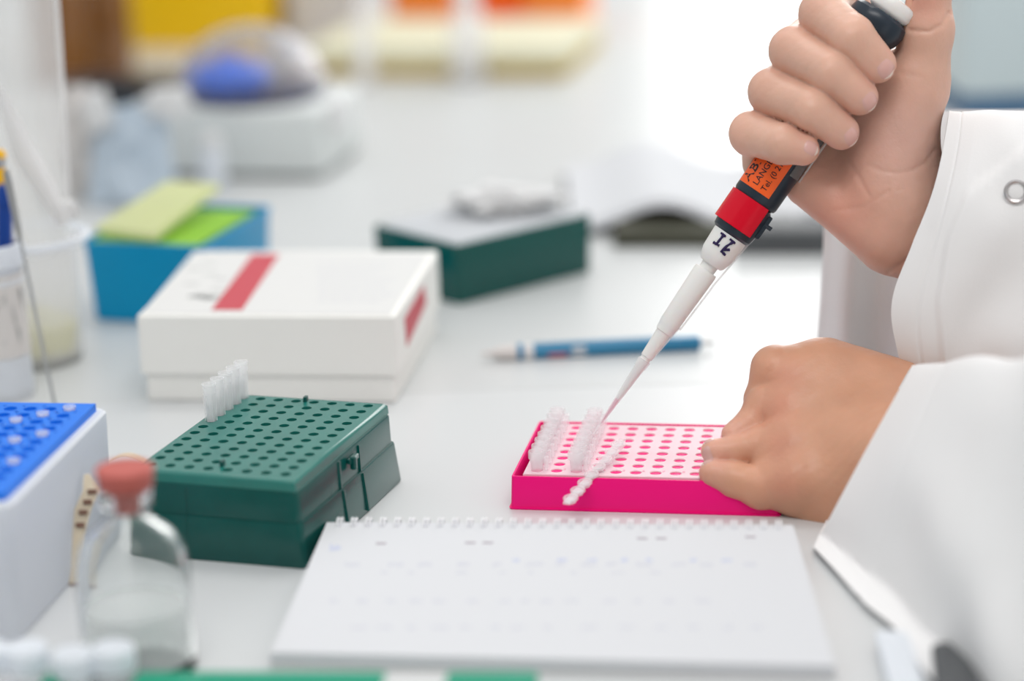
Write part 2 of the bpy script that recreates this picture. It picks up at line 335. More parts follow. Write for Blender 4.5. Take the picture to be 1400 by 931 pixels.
# ------------------------------------------------------------------ white cardboard box
A0, A1 = T(202, 548), T(541, 551); A2 = T(592, 430)
w_ = np.linalg.norm(A1-A0); dd = .135; rz = frame2(A0, A1)
wb = thing('cardboard_box', 'white cardboard lidded box with a red stripe across its lid', 'box', A0, rz)
MB().box(.0, w_, 0, dd, 0, .044, .001).build('box_base', 'card', wb)
LT = .047
MB().rr([(.0155, -.002, w_+.002, -.002, dd+.002, .001), (LT-.0008, -.002, w_+.002, -.002, dd+.002, .0012), (LT, -.001, w_+.001, -.001, dd+.001, .001)], 3).build('lid', 'card', wb)
Mi = (Matrix.Translation(A0) @ rotz(rz)).inverted()
def loc(p): return np.array(Mi @ Vector(p))
def quadslab(pts, th=.0003):
    b = MB(); n = len(pts); b.loft([[tuple(p) for p in pts], [(p[0], p[1], p[2]+th) for p in pts]]); return b
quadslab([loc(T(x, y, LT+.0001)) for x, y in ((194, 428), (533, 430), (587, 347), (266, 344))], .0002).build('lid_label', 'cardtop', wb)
quadslab([loc(T(x, y, LT+.0003)) for x, y in ((289, 424), (331, 424), (382, 348), (345, 348))], .0002).build('red_stripe', 'redprint', wb)
x_ = w_+.0021
def side(px, py):
    # intersection with the box's right side plane
    n_ = np.array([math.cos(rz), math.sin(rz), 0]); p0 = A0+n_*x_; d = ray(px, py); t_ = ((p0-C_)@n_)/(d@n_); return loc(C_+d*t_)
q = [side(*p) for p in ((553, 436), (579, 390), (582, 414), (556, 474))]
b = MB(); b.loft([[tuple(p) for p in q], [(p[0]+.0003, p[1], p[2]) for p in q]]); b.build('red_side_label', 'redprint', wb)
b = MB()
for k in range(16):                    # illegible small print left and right of the stripe
    x, y = (262+random.random()*55-(k % 4)*5, 410-(k % 8)*7) if k < 8 else (255+random.random()*30, 405+random.random()*4)
    c = loc(T(x, y, LT+.0003)); b.box(c[0], c[0]+.008, c[1], c[1]+.0022, c[2], c[2]+.0001, .00002)
b.build('small_print', 'greyprint', wb)
b = MB()
for k in range(11):
    c0 = loc(T(410, 360+k*5.2, LT+.0003)); c1 = loc(T(540, 360+k*5.2, LT+.0003)); xx = c0[0]+.01
    while xx < c1[0]-.01*random.random():
        l_ = .003+random.random()*.005; b.box(xx, xx+l_, c0[1], c0[1]+.0007, c0[2], c0[2]+.0001, .00002); xx += l_+.0015
b.build('fine_print', 'inkl', wb)
# ------------------------------------------------------------------ second green box
B0, B1, B2 = T(628, 417), T(808, 371), T(518, 345)
e1 = B1-B0; e1n = e1/np.linalg.norm(e1); rz2 = math.atan2(e1[1], e1[0])
w2 = np.linalg.norm(e1); M2 = (Matrix.Translation(B0) @ rotz(rz2)).inverted()
dep2 = .078
g2 = thing('tube_box', 'dark green storage box under a frosted clear lid, beside the white cardboard box', 'storage box', B0, rz2)
MB().rr([(0, 0, w2, 0, dep2, .003), (.001, -.0003, w2+.0003, -.0003, dep2+.0003, .003), (.035, -.001, w2+.001, -.001, dep2+.001, .003), (.036, -.0005, w2+.0005, -.0005, dep2+.0005, .003)]).build('box_body', 'green', g2)
MB().rr([(.036, .002, w2-.002, .002, dep2-.002, .003), (.038, .004, w2-.004, .004, dep2-.004, .004), (.0385, .006, w2-.006, .006, dep2-.006, .004)]).build('frosted_lid', 'frost', g2)
MB().box(w2+.001, w2+.004, .03, .045, .012, .034, .001).build('clasp', 'frost', g2)
tt = T(700, 292, .04)
t = thing('crumpled_tissue', 'crumpled white tissue resting on the frosted lid of the rear green box', 'tissue', tt)
def blob(c, r, seed, amp, nseg=28, flat=(1, 1, 1), sc=60):
    b = MB(); V = []; n = nseg; mrow = nseg//2
    R = []
    for i in range(1, mrow):
        ph = math.pi*i/mrow; ring = []
        for j in range(n):
            th = 2*math.pi*j/n; v = Vector((math.sin(ph)*math.cos(th), math.sin(ph)*math.sin(th), math.cos(ph)))
            k = 1+amp*noise.fractal(v*2.2+Vector((seed, seed*2, 0)), 1, 2, 3)
            ring.append((c[0]+v.x*r*k*flat[0], c[1]+v.y*r*k*flat[1], c[2]+v.z*r*k*flat[2]))
        R.append(ring)
    b.loft(R); return b
blob((-.004, .012, .007), .026, 3, .6, 36, (1.2, .8, .26)).build('tissue_sheet', 'tissue', t)
# ------------------------------------------------------------------ cyan tub
C0 = T(120, 442); CR = T(277, 337, .048); CL = T(112, 330, .048); CE = T(405, 284, .048)
rz3 = math.atan2(*(CR-CL)[[1, 0]]); w3 = np.linalg.norm((CR-CL)[:2]); d3 = np.linalg.norm((CE-CR)[:2])
tb = thing('open_tub', 'blue translucent open tub holding a lime green rack, behind the white box', 'tub', (CL[0], CL[1], 0), rz3)
M3 = (Matrix.Translation((CL[0], CL[1], 0)) @ rotz(rz3)).inverted()
MB().rr([(0, .003, w3-.003, .003, d3-.003, .006), (.001, .002, w3-.002, .002, d3-.002, .006), (.044, 0, w3, 0, d3, .005), (.048, -.001, w3+.001, -.001, d3+.001, .005), (.048, .0015, w3-.0015, .0015, d3-.0015, .004), (.03, .002, w3-.002, .002, d3-.002, .004)]).build('tub_body', 'tub', tb)
m, (A, B_, C, D) = plate(int((w3-.012)/.009), int((d3-.012)/.009), 9*mm, 2.2*mm, 5.5*mm, 6.5*mm, 5.5*mm, 6.5*mm, 0, 6*mm, 8)
m.loft([[(A, C, z), (B_, C, z), (B_, D, z), (A, D, z)] for z in (0, -.012)], False, True)
o = m.build('lime_rack', 'lime', tb); o.location = (.008, .0085, .0465)
p = [T(*q, h) for q, h in (((132, 318), .051), ((214, 328), .051), ((300, 260), .060), ((228, 256), .060))]
t = thing('sheet_of_lids', 'pale yellow cloudy plastic sheet lying slanted over the lime rack in the blue tub', 'plastic sheet', p[0])
b = MB(); b.loft([[tuple(np.array(q)-p[0]) for q in p], [tuple(np.array(q)-p[0]+np.array([0, 0, .004])) for q in p]]); b.build('sheet', 'lemon', t)
# little clear vial behind the tub
vp = T(293, 262); t = thing('small_vial', 'small frosted white vial standing behind the blue tub', 'vial', vp)
MB().lathe([(0, .0085), (.001, .0095), (.028, .0095), (.031, .006), (.033, .006)], 24).build('vial_body', 'frost', t); MB().lathe([(.033, .0075), (.041, .0075), (.042, .0065)], 24).build('cap', 'tissue', t)
# ------------------------------------------------------------------ mini centrifuge
c0, c1 = T(220, 243), T(441, 246); rz4 = frame2(c0, c1); w4 = np.linalg.norm(c1-c0)
cf = thing('mini_centrifuge', 'grey mini centrifuge with a clear dome over a blue rotor', 'centrifuge', c0, rz4)
MB().rr([(.004, 0, w4, 0, .11, .006), (.006, -.001, w4+.001, -.001, .111, .003), (.049, 0, w4, 0, .11, .003), (.0515, .002, w4-.002, .002, .108, .003)]).build('casing', 'grey', cf)
MB().rr([(0, .004, w4-.004, .004, .106, .006), (.005, .004, w4-.004, .004, .106, .006)]).build('foot', 'dgrey', cf)
cx = w4*.5-.006; cy = .055
MB().lathe([(.050, .05), (.056, .054), (.058, .050), (.054, .03)], 40, (cx, cy, 0)).build('bowl_rim', 'navyrim', cf)
rt = MB(); rt.lathe([(.056, .026), (.068, .031), (.075, .027), (.079, .012), (.084, .008)], 32, (cx-.013, cy-.012, 0)); rt.build('rotor', 'rotor', cf)
b = MB(); pf = [(.054+.052*math.sin(a), .057*math.cos(a)) for a in [math.radians(k) for k in range(0, 90, 6)]]
pi = [(.054+.0505*math.sin(a), .0555*math.cos(a)) for a in [math.radians(k) for k in range(84, -1, -6)]]
b.lathe(pf+[(.106, .001), (.1045, .001)]+pi, 48, (cx, cy, 0), False, False); b.build('dome_lid', 'dome', cf)
MB().rr([(.03, w4, w4+.008, .02, .06, .003), (.052, w4, w4+.008, .02, .06, .003)]).build('hinge_cover', 'tissue', cf)
# ------------------------------------------------------------------ background items
def bottle(name, label, cat, base, r, h, m1, m2='dgrey', grp=None, neck=.45):
    t = thing(name, label, cat, base, 0, grp)
    MB().lathe([(0, r*.92), (.003, r), (h*.72, r), (h*.80, r*.8), (h*.86, r*neck), (h*.93, r*neck)], 32).build('bottle_body', m1, t)
    MB().lathe([(h*.92, r*neck*1.25), (h, r*neck*1.25), (h*1.005, r*neck*1.1)], 24).build('cap', m2, t); return t
# yellow bin
y0 = T(168, 66); y1 = T(375, 62); wy = np.linalg.norm(y1-y0)
t = thing('waste_bin', 'bright yellow plastic bin at the far end of the bench', 'bin', y0, frame2(y0, y1))
MB().rr([(0, .004, wy-.004, 0, .14, .015), (.20, -.004, wy+.004, -.006, .148, .018)]).build('bin_body', 'yellow', t)
MB().rr([(.20, -.008, wy+.008, -.01, .152, .02), (.215, -.008, wy+.008, -.01, .152, .02), (.225, .01, wy-.01, .01, .13, .02)]).build('bin_lid', 'yellow', t)
bottle('reagent_bottle', 'amber glass reagent bottle beside the yellow bin', 'bottle', T(150, 104), .024, .16, 'amber', 'black', 'amber bottles by the yellow bin')
bottle('reagent_bottle', 'amber glass reagent bottle beside the clear bag, farther from the yellow bin', 'bottle', T(88, 112), .028, .17, 'amber', 'black', 'amber bottles by the yellow bin')
b0 = T(84, 166); t = thing('power_unit', 'low black box in front of the amber bottles', 'box', b0, math.radians(-3))
MB().rr([(0, 0, .075, 0, .05, .004), (.030, 0, .075, 0, .05, .004), (.032, .002, .073, .002, .048, .004)]).build('case', 'black', t); MB().rr([(.008, .01, .03, -.001, 0, .0004), (.016, .01, .03, -.001, 0, .0004)]).build('display', 'pen', t)
b0 = T(150, 140); t = thing('keyboard_tray', 'flat dark grey tray behind the crumpled glove bag', 'tray', T(165, 150), math.radians(-4)); MB().rr([(0, 0, .13, 0, .08, .006), (.018, 0, .13, 0, .08, .006), (.020, .002, .128, .002, .078, .006)]).build('tray_body', 'dgrey', t)
# crumpled pale blue bag + tissues
def sheet(P4, nu, nv, amp, seed, sc=30, th=.0004):
    P4 = [np.array(p, float) for p in P4]; V = []; Fc = []
    nrm = np.cross(P4[1]-P4[0], P4[3]-P4[0]); nrm /= np.linalg.norm(nrm)
    for k, off in enumerate((0, th)):
        for i in range(nu+1):
            for j in range(nv+1):
                u, v = i/nu, j/nv; p = (P4[0]*(1-u)+P4[1]*u)*(1-v)+(P4[3]*(1-u)+P4[2]*u)*v
                q = Vector(p*sc)+Vector((seed, 0, 0)); a = noise.ridged_multi_fractal(q, .9, 2.1, 4, 1, 2)-1
                V.append(tuple(p+nrm*(a*amp+off)))
    n = (nu+1)*(nv+1)
    for i in range(nu):
        for j in range(nv):
            a = i*(nv+1)+j; Fc.append((a, a+nv+1, a+nv+2, a+1)); Fc.append((n+a, n+a+1, n+a+nv+2, n+a+nv+1))
    rim = [i*(nv+1) for i in range(nu+1)]+[nu*(nv+1)+j for j in range(1, nv+1)]+[i*(nv+1)+nv for i in range(nu-1, -1, -1)]+[j for j in range(nv-1, 0, -1)]
    for k in range(len(rim)): a, c = rim[k], rim[(k+1) % len(rim)]; Fc.append((a, c, n+c, n+a))
    return MB().add(V, Fc)
yb = T(180, 285)[1]
o0 = PY(125, 300, yb); t = thing('glove_bag', 'crumpled pale blue plastic bag with white folds behind the blue tub', 'bag', T(180, 285))
og = np.array(T(180, 285)); og[2] = -.005
sheet([PY(118, 288, yb)-og, PY(244, 283, yb)-og, PY(226, 150, yb+.03)-og, PY(135, 165, yb+.03)-og], 30, 30, .006, 2, 22).build('bag_front', 'bluefilm', t)
sheet([PY(118, 288, yb+.05)-og, PY(250, 283, yb+.05)-og, PY(215, 140, yb+.035)-og, PY(125, 165, yb+.035)-og], 30, 30, .006, 5, 22).build('bag_back', 'bluefilm', t)
blob(PY(228, 152, yb+.02)-og, .0115, 4, .7, 30, (1.3, .6, .9)).build('white_fold', 'tissue', t)
blob(PY(134, 160, yb+.02)-og, .0110, 9, .7, 30, (.9, .6, 1.3)).build('white_fold', 'tissue', t)
blob(PY(110, 205, yb+.04)-og, .0230, 12, .5, 30, (.7, .6, 1.6)).build('beige_fold', 'gripc', t)
# long cream/ochre carton
l0, l1 = T(418, 106), T(772, 108); wl = np.linalg.norm(l1-l0)
t = thing('long_carton', 'long low cream carton with an ochre front at the far end of the bench', 'carton', l0, frame2(l0, l1))
MB().box(0, wl, 0, .18, .001, .022, .001).build('carton_body', 'ochre', t); MB().box(-.001, wl+.001, -.001, .181, .012, .026, .001).build('carton_lid', 'cream', t)
for x0, x1, yy, m1, lab in ((535, 618, 42, 'orange2', 'orange plastic box behind the long cream carton, beside the clear bottles'), (655, 712, 40, 'orange', 'deep orange-red plastic box behind the long cream carton, in the middle of the orange boxes'), (716, 800, 40, 'orange2', 'light orange plastic box behind the long cream carton, at its end')):
    p0, p1 = T(x0, yy+6), T(x1, yy+6); ww = np.linalg.norm(p1-p0); t = thing('orange_box', lab, 'box', p0, frame2(p0, p1), 'orange boxes behind the long carton')
    MB().rr([(0, 0, ww, 0, .07, .004), (.06, -.001, ww+.001, -.001, .071, .005)]).build('box_body', m1, t); MB().rr([(.06, -.002, ww+.002, -.002, .072, .005), (.068, -.002, ww+.002, -.002, .072, .005)]).build('lid', m1, t)
for px, py, r, h, lab in ((500, 118, .0085, .085, 'slim clear plastic bottle standing before the ochre front of the long carton'), (641, 112, .016, .075, 'wide clear plastic bottle standing before the cream carton and the orange boxes')):
    t = thing('clear_bottle', lab, 'bottle', T(px, py), 0, 'clear bottles before the long carton')
    MB().lathe([(0, r*.9), (.002, r), (h*.7, r), (h*.8, r*.6), (h, r*.6), (h, r*.5), (h*.8, r*.5), (h*.7, r*.9), (.003, r*.9)], 28).build('bottle_body', 'clear', t)
    MB().lathe([(h, r*.7), (h*1.12, r*.7)], 20).build('cap', 'tissue', t)
t = thing('grey_carton', 'pale grey carton beside the yellow bin at the far end of the bench', 'carton', T(395, 52), math.radians(-2)); MB().box(0, .075, 0, .1, 0, .07, .001).build('carton_body', 'gripc', t)
# steel-blue cabinet (far, behind the coat)
p0 = T(1316, 168); t = thing('instrument_cabinet', 'pale steel blue instrument cabinet with a deep blue foot, behind the coat shoulder', 'instrument', p0, math.radians(3))
MB().rr([(.022, 0, .50, 0, .26, .01), (.20, 0, .50, 0, .26, .01), (.206, .004, .496, .004, .256, .01)]).build('cabinet_body', 'steelblue', t); MB().rr([(0, .003, .497, .003, .257, .01), (.022, .003, .497, .003, .257, .01)]).build('cabinet_foot', 'deepblue', t)
# ------------------------------------------------------------------ open journal with curled pages
def journal():
    base = T(800, 318); t = thing('open_book', 'open book with curled white pages lying behind the pipette', 'book', (base[0], base[1], 0), 0)
    # spread of pages: surface height profile across x
    x0w, x1w = T(782, 312)[0], T(1180, 330)[0]+.03; W_ = x1w-x0w; ydep = .17; N = 60; ths = MB()
    def H(u): return .0035+.019*math.exp(-((u-.28)/.17)**2)+.017*math.exp(-((u-.78)/.17)**2)
    ob = np.array([base[0], base[1], 0])
    for lay in range(4):
        R = []
        for i in range(N+1):
            u = i/N; x = x0w+W_*u; y = base[1]-.055*u-.003*lay+.005*math.sin(u*5); h = H(u)-.0012*lay*(.6+u); h = max(h, .001)
            R.append([(x-ob[0], y-ob[1], h), (x-ob[0], y+ydep-ob[1], h*1.0+.003), (x-ob[0], y+ydep-ob[1], h+.0035), (x-ob[0], y-ob[1], h+.0006)])
        b = MB(); b.loft(R); b.build('page_block', 'paper', t)
    b = MB(); b.loft([[(x0w+W_*u-ob[0]-.002, base[1]-.055*u-ob[1]+.015, .0), (x0w+W_*u-ob[0]-.002, base[1]-.055*u+ydep-ob[1], 0), (x0w+W_*u-ob[0]-.002, base[1]-.055*u+ydep-ob[1], .002), (x0w+W_*u-ob[0]-.002, base[1]-.055*u-ob[1]+.015, .002)] for u in (0, .5, 1)]); b.build('cover', 'dgrey', t)
journal()
p0 = T(838, 338); t = thing('olive_gap_fill', 'dark olive filler for the shaded gap under the curled pages, beside the rear green box', 'gap filler', p0, math.radians(-8)); MB().rr([(0, 0, .075, 0, .07, .003), (.009, 0, .075, 0, .07, .003), (.010, .001, .074, .001, .069, .003)]).build('olive_fill_body', 'olive', t)  # added slab, its dark colour stands in for shade below the pages
p0 = T(1003, 348); t = thing('dark_gap_fill', 'dark grey filler for the shaded gap under the curled pages', 'case', p0, math.radians(-8)); MB().rr([(0, 0, .12, 0, .05, .004), (.014, 0, .12, 0, .05, .004), (.015, .002, .118, .002, .048, .004)]).build('dark_fill_body', 'dgrey', t)  # second added slab, darkens the other end of the shaded gap
# ------------------------------------------------------------------ mechanical pencil
a, c = T(655, 484, .004), T(977, 467, .004); L = np.linalg.norm(c-a); rzp = frame2(a, c)
t = thing('mechanical_pencil', 'teal blue mechanical pencil with cream grip lying on the bench', 'pencil', a, rzp)
RY = Matrix.Rotation(math.radians(90), 4, 'Y')
def lx(prof, n=16, sq=None):
    b = MB(); b.loft([[(x, r*math.cos(2*math.pi*k/n), r*math.sin(2*math.pi*k/n)) for k in range(n)] for x, r in prof]); return b
lx([(0, .0005), (.002, .0006), (.003, .0012), (.008, .0018)]).build('tip', 'gripc', t)
lx([(.008, .0026), (.012, .0040), (L*.16, .0045)]).build('grip', 'gripc', t)
lx([(L*.16, .0047), (L*.185, .0047)]).build('band', 'teal', t); lx([(L*.185, .0045), (L*.23, .0045)]).build('ring', 'tissue', t)
lx([(L*.23, .0046), (L*.93, .0046), (L*.94, .003)], 6).build('barrel', 'teal', t)
lx([(L*.94, .0016), (L, .0014)]).build('push_button', 'steel', t)
MB().box(L*.39, L*.45, -.0042, -.0036, -.0025, .0025, .0002).build('printed_patch', 'cardtop', t); MB().box(L*.29, L*.37, -.0042, -.0035, -.0025, 0, .0002).build('red_print', 'redprint', t)
MB().box(L*.70, L*.93, .0035, .0048, -.001, .001, .0002).build('clip', 'steel', t)
# ------------------------------------------------------------------ wire-bound notebook
NB_, NF_ = .0122, .0065                 # page height at the wire edge and at the front edge
N0, N1, N2, N3 = T(447, 714, NB_), T(1084, 718, NB_), T(1140, 910, NF_), T(370, 892, NF_)
rzn = frame2(N0, N1); wn = np.linalg.norm(N1-N0); dn = np.linalg.norm((N3-N0)[:2])
nb = thing('notebook', 'open white wire-bound notebook with faint handwriting, in front of the pink rack', 'notebook', (N0[0], N0[1], 0), rzn)
Mn = (Matrix.Translation((N0[0], N0[1], 0)) @ rotz(rzn)).inverted()
def ztop(y): return NB_+(NF_-NB_)*(-y/dn)
def nl(px, py):
    h = .009
    for _ in range(5): p = np.array(Mn @ Vector(T(px, py, h))); h = ztop(p[1])
    p[2] = h; return p
q3, q2 = nl(370, 892), nl(1142, 910)
nq = [(0, 0), (wn, 0), (q2[0], q2[1]), (q3[0], q3[1])]
def nring(k, j=0): return [(x+j, y+j, .0008+k*(ztop(y)-.0008)) for x, y in nq]
for k in range(6):
    jx = random.uniform(-.0004, .0004)
    b = MB(); b.loft([nring(k/6, jx), nring((k+.93)/6 if k < 5 else 1, jx)]); b.build('page_block', 'paper', nb)
MB().loft([[(x, y, 0) for x, y in nq], nring(0)]).build('back_cover', 'gripc', nb)
holes = MB(); nr = int(wn/.00635)
ringm = None
for k in range(nr):
    x = .006+k*(wn-.012)/(nr-1)
    if ringm is None:
        b = MB()
        for dx in (-.0008, .0008): b.tube([(dx, -.0012+.0040*math.cos(a), NB_-.0018+.0040*math.sin(a)) for a in [2*math.pi*i/20 for i in range(21)]], .00045, 6, False)
        ringm = b.build('wire_ring', 'wire', nb); ringm.location = (x, 0, 0)
    else:
        o = ringm.copy(); COL.objects.link(o); o.location = (x, 0, 0); o.parent = nb
    holes.box(x-.0014, x+.0014, -.0045, -.0022, NB_-.0001, NB_+.00008, .00002)
holes.build('punched_holes', 'inkl', nb)
def scribble(rows, m, name, w=.0002):
    b = MB()
    for (px0, px1, py, amp, dens) in rows:
        x = px0; 
        while x < px1:
            L_ = random.uniform(10, 26)*dens
            pts = []
            for i in range(int(6+L_/2)):
                u = i/(5+L_/2); pts.append(nl(x+L_*u, py+amp*math.sin(i*2.1+random.random())*random.uniform(.5, 1)))
            for i in range(len(pts)-1):
                p, q = pts[i], pts[i+1]; d_ = q-p+1e-7; l = np.linalg.norm(d_[:2])+1e-9; n_ = np.array([-d_[1], d_[0], 0])/l*w
                z = ztop(p[1])+.00005; z2 = ztop(q[1])+.00005; b.add([(*(p-n_)[:2], z), (*(q-n_)[:2], z2), (*(q+n_)[:2], z2), (*(p+n_)[:2], z)], [(0, 1, 2, 3)])
            x += L_+random.uniform(12, 40)/dens
    tag(b.build(name, m, nb), kind='stuff')
scribble([(470, 1050, 772, 5, 1), (520, 900, 783, 3, .7)], 'inkl', 'handwriting'); scribble([(450, 470, 750, 8, 1), (700, 1040, 766, 4, .7)], 'ink', 'handwriting')
scribble([(450, 980, 822, 4, 1), (480, 1060, 858, 4, 1)], 'inkl', 'handwriting')
b = MB()
for px, py in ((521, 743), (643, 742), (667, 742), (878, 736), (904, 736), (1026, 734)): c = nl(px, py); b.box(c[0]-.0022, c[0]+.0022, c[1]-.0010, c[1]+.0010, c[2]-.0001, c[2]+.0001, .00002)
b.build('printed_mark', 'inkd', nb)
# ------------------------------------------------------------------ blue tip rack (left foreground)
h5 = .060
r0 = T(141, 551, h5); r1 = T(0, 690, h5); base_dir = (r1-r0)/np.linalg.norm(r1-r0); rz5 = math.atan2(base_dir[1], base_dir[0])
print('rack', r0, r1)
# local: x along base_dir (towards camera), y to the left away from the view
tr = thing('tip_rack', 'frosted clear tip box with a bright blue perforated top, beside the glass bottle', 'tip box', (r0[0], r0[1], 0), rz5+math.pi/2)
# local frame now: +x = left of the edge? rotate so that -y runs towards the camera along the edge
LN, WD = .125, .085
MB().rr([(0, -WD, .0, -LN, 0, .006), (.001, -WD-.001, .001, -LN-.001, .001, .006), (.052, -WD-.002, .002, -LN-.002, .002, .006), (.0565, -WD-.002, .002, -LN-.002, .002, .006), (.0575, -WD-.001, .001, -LN-.001, .001, .006)]).build('rack_body', 'frost', tr)
m, (A, B_, C, D) = plate(8, 12, 9*mm, 3.0*mm, 9*mm, 9*mm, 9*mm, 9*mm, 0, 5*mm, 14)
m.loft([[(A, C, z), (B_, C, z), (B_, D, z), (A, D, z)] for z in (0, -.004)], False, True)
o = m.build('blue_plate', 'bluep', tr); o.location = (-WD+.011, -LN+.013, h5+.001)
tips = MB()
for i in range(8):
    for j in range(12):
        if (i*7+j*5) % 4 != 0: continue
        tips.lathe([(0, 2.6*mm), (1.6*mm, 2.9*mm), (1.6*mm, 2.2*mm), (.2*mm, 2*mm)], 12, (-WD+.011+i*.009, -LN+.013+j*.009, h5+.001))
tag(tips.build('tip_collars', 'clear', tr), kind='stuff')
# ------------------------------------------------------------------ pen cup
pc = T(-6, 556); rc = T(40, 556)[0]-pc[0]; yc = pc[1]+.02
t = thing('pen_cup', 'frosted white plastic cup holding pens, behind the blue tip box', 'cup', (pc[0], yc, 0))
Hc = PY(30, 330, yc)[2]
MB().lathe([(0, rc*.92), (.002, rc*.95), (Hc-.012, rc*.86), (Hc-.011, rc*.98), (Hc-.002, rc*1.0), (Hc, rc*.97), (Hc, rc*.86), (Hc-.01, rc*.83), (.004, rc*.9)], 48).build('cup_wall', 'frost', t)
MB().lathe([(Hc-.022, rc*.87), (Hc-.021, rc*.91), (Hc-.018, rc*.91), (Hc-.017, rc*.87)], 48, cap0=False, cap1=False).build('raised_band', 'frost', t)
MB().lathe([(.024, rc*.945), (.068, rc*.905)], 48, cap0=False, cap1=False).build('writing_patch', 'gripc', t)
b = MB()
for k in range(14):
    a_ = math.radians(-20-random.random()*70); z = .03+random.random()*.034; r_ = rc*.955
    b.tube([(r_*math.cos(a_+i*.012*random.uniform(-1, 1)), r_*math.sin(a_+i*.01), z+i*.0012*random.uniform(-1, 1)) for i in range(6)], .00025, 4)
b.build('smudge', 'greyprint', t)
def stick(name, label, cat, m1, p_top, p_bot, r, parts=()):
    d = Vector(p_top)-Vector(p_bot); L = d.length; q = d.to_track_quat('Z', 'Y').to_matrix().to_4x4(); t = thing(name, label, cat, M=Matrix.Translation(p_bot) @ q)
    MB().lathe([(0, r*.5), (.006, r), (L-.002, r), (L, r*.7)], 14).build('barrel', m1, t)
    for nm, z0, z1, rr_, mm_ in parts: MB().lathe([(z0*L, r*rr_), (z1*L, r*rr_)], 14).build(nm, mm_, t)
    return t
bot = (pc[0], yc, .006)
stick('ballpoint_pen', 'deep blue ballpoint pen standing in the frosted cup', 'pen', 'pen', PY(6, 252, yc), (pc[0]+.002, yc-.004, .006), .0042, (('clip_ring', .9, .93, 1.15, 'pen'),))
stick('pencil', 'yellow pencil standing in the frosted cup', 'pencil', 'pencily', PY(-1, 205, yc+.006), (pc[0]-.006, yc+.004, .006), .0036, (('ferrule', .93, .97, 1.08, 'steel'),))
stick('thin_pen', 'slim pale teal pen with copper refill standing in the frosted cup', 'pen', 'clear', PY(12, 262, yc+.008), (pc[0]+.006, yc+.006, .006), .0022, (('refill', .1, .9, .5, 'tapeline'),))
# long steel spatula leaning outside the cup
s0 = PY(8, 232, yc-.02); s1 = T(79, 575); t = thing('spatula', 'long thin steel spatula leaning against the frosted cup', 'spatula', s1)
s1a = np.array(s1); top = s0-s1a; mid = top*.72
b = MB(); b.tube([(0, 0, .0006), tuple(mid)], .0009, 8); b.build('rod', 'steel', t)
b = MB(); R = []
dv = top-mid; dn_ = dv/np.linalg.norm(dv); sx = np.cross(dn_, F_); sx /= np.linalg.norm(sx); fy = np.cross(sx, dn_)
for u, w in ((0, .0009), (.15, .0016), (.8, .002), (.97, .0016), (1, .0006)):
    c = mid+dv*u; R.append([tuple(c+sx*w+fy*.0005), tuple(c-sx*w+fy*.0005), tuple(c-sx*w-fy*.0005), tuple(c+sx*w-fy*.0005)])
b.loft(R); b.build('flat_blade', 'steel', t)
# ------------------------------------------------------------------ clear waste beaker with tall bag
wr = T(110, 500); bc = T(45, 500); rb_ = (wr[0]-bc[0]); yb2 = bc[1]+.012
Hb = PY(97, 322, yb2)[2]
t = thing('waste_beaker', 'clear plastic beaker with a flared rim, behind the pen cup', 'beaker', (bc[0], yb2, 0))
MB().lathe([(0, rb_*.93), (.002, rb_*.97), (Hb-.006, rb_*1.05), (Hb-.003, rb_*1.22), (Hb, rb_*1.26), (Hb+.001, rb_*1.22), (Hb-.002, rb_*1.03), (.004, rb_*.93)], 56).build('beaker_wall', 'clear', t)
b = MB(); b.tube([(rb_*1.24*math.cos(a), rb_*1.24*math.sin(a), Hb) for a in [2*math.pi*i/56 for i in range(57)]], .0022, 8, False); b.build('rim', 'frost', t)
t = thing('waste_bag', 'tall clear plastic bag standing out of the clear beaker', 'bag', (bc[0], yb2, 0))
Ht = .26; R = []; Ri = []
xr = PY(78, 0, yb2)[0]-bc[0]
for i in range(41):
    z = .004+i/40*(Ht-.004); ring = []; ri = []
    rad = rb_*.86 if z < Hb else rb_*.86+(z-Hb)*.06
    cx = -(z/Ht)**2*.006
    for j in range(72):
        a = 2*math.pi*j/72; fold = 1+.10*noise.noise(Vector((math.cos(a)*2.2, math.sin(a)*2.2, z*9)))+.05*abs(noise.noise(Vector((a*3, z*25, 4))))
        if z > Hb-.01 and z < Hb+.02: fold *= .97
        ring.append((cx+rad*fold*math.cos(a)*1.0, rad*fold*math.sin(a)*.8, z))
    R.append(ring)
MB().loft(R, True, False).build('bag_film', 'film', t)
b = MB()
b.tube([(PY(x, y, yb2-rb_*.8)[0]-bc[0], -rb_*.78, PY(x, y, yb2-rb_*.8)[2]) for x, y in ((-10, 95), (15, 165), (35, 215), (62, 258), (88, 305))], [.0020, .0042, .0064, .0052, .0034], 8); b.build('bright_crease', 'tissue', t)
b = MB(); b.tube([(PY(x, y, yb2)[0]-bc[0], 0, PY(x, y, yb2)[2]) for x, y in ((76, -20), (78, 0), (86, 120), (92, 230), (94, 300))], .0012, 8); b.build('side_seam', 'tissue', t)
b = MB(); b.lathe([(.006, rb_*.84), (.022, rb_*.885), (.030, rb_*.3)], 40, sy=.86); b.build('yellow_contents', 'yliq', t)
blob(PY(92, 288, yb2-rb_*.6)-np.array([bc[0], yb2, 0]), .0055, 4, .5, 20).build('knot', 'tissue', t)
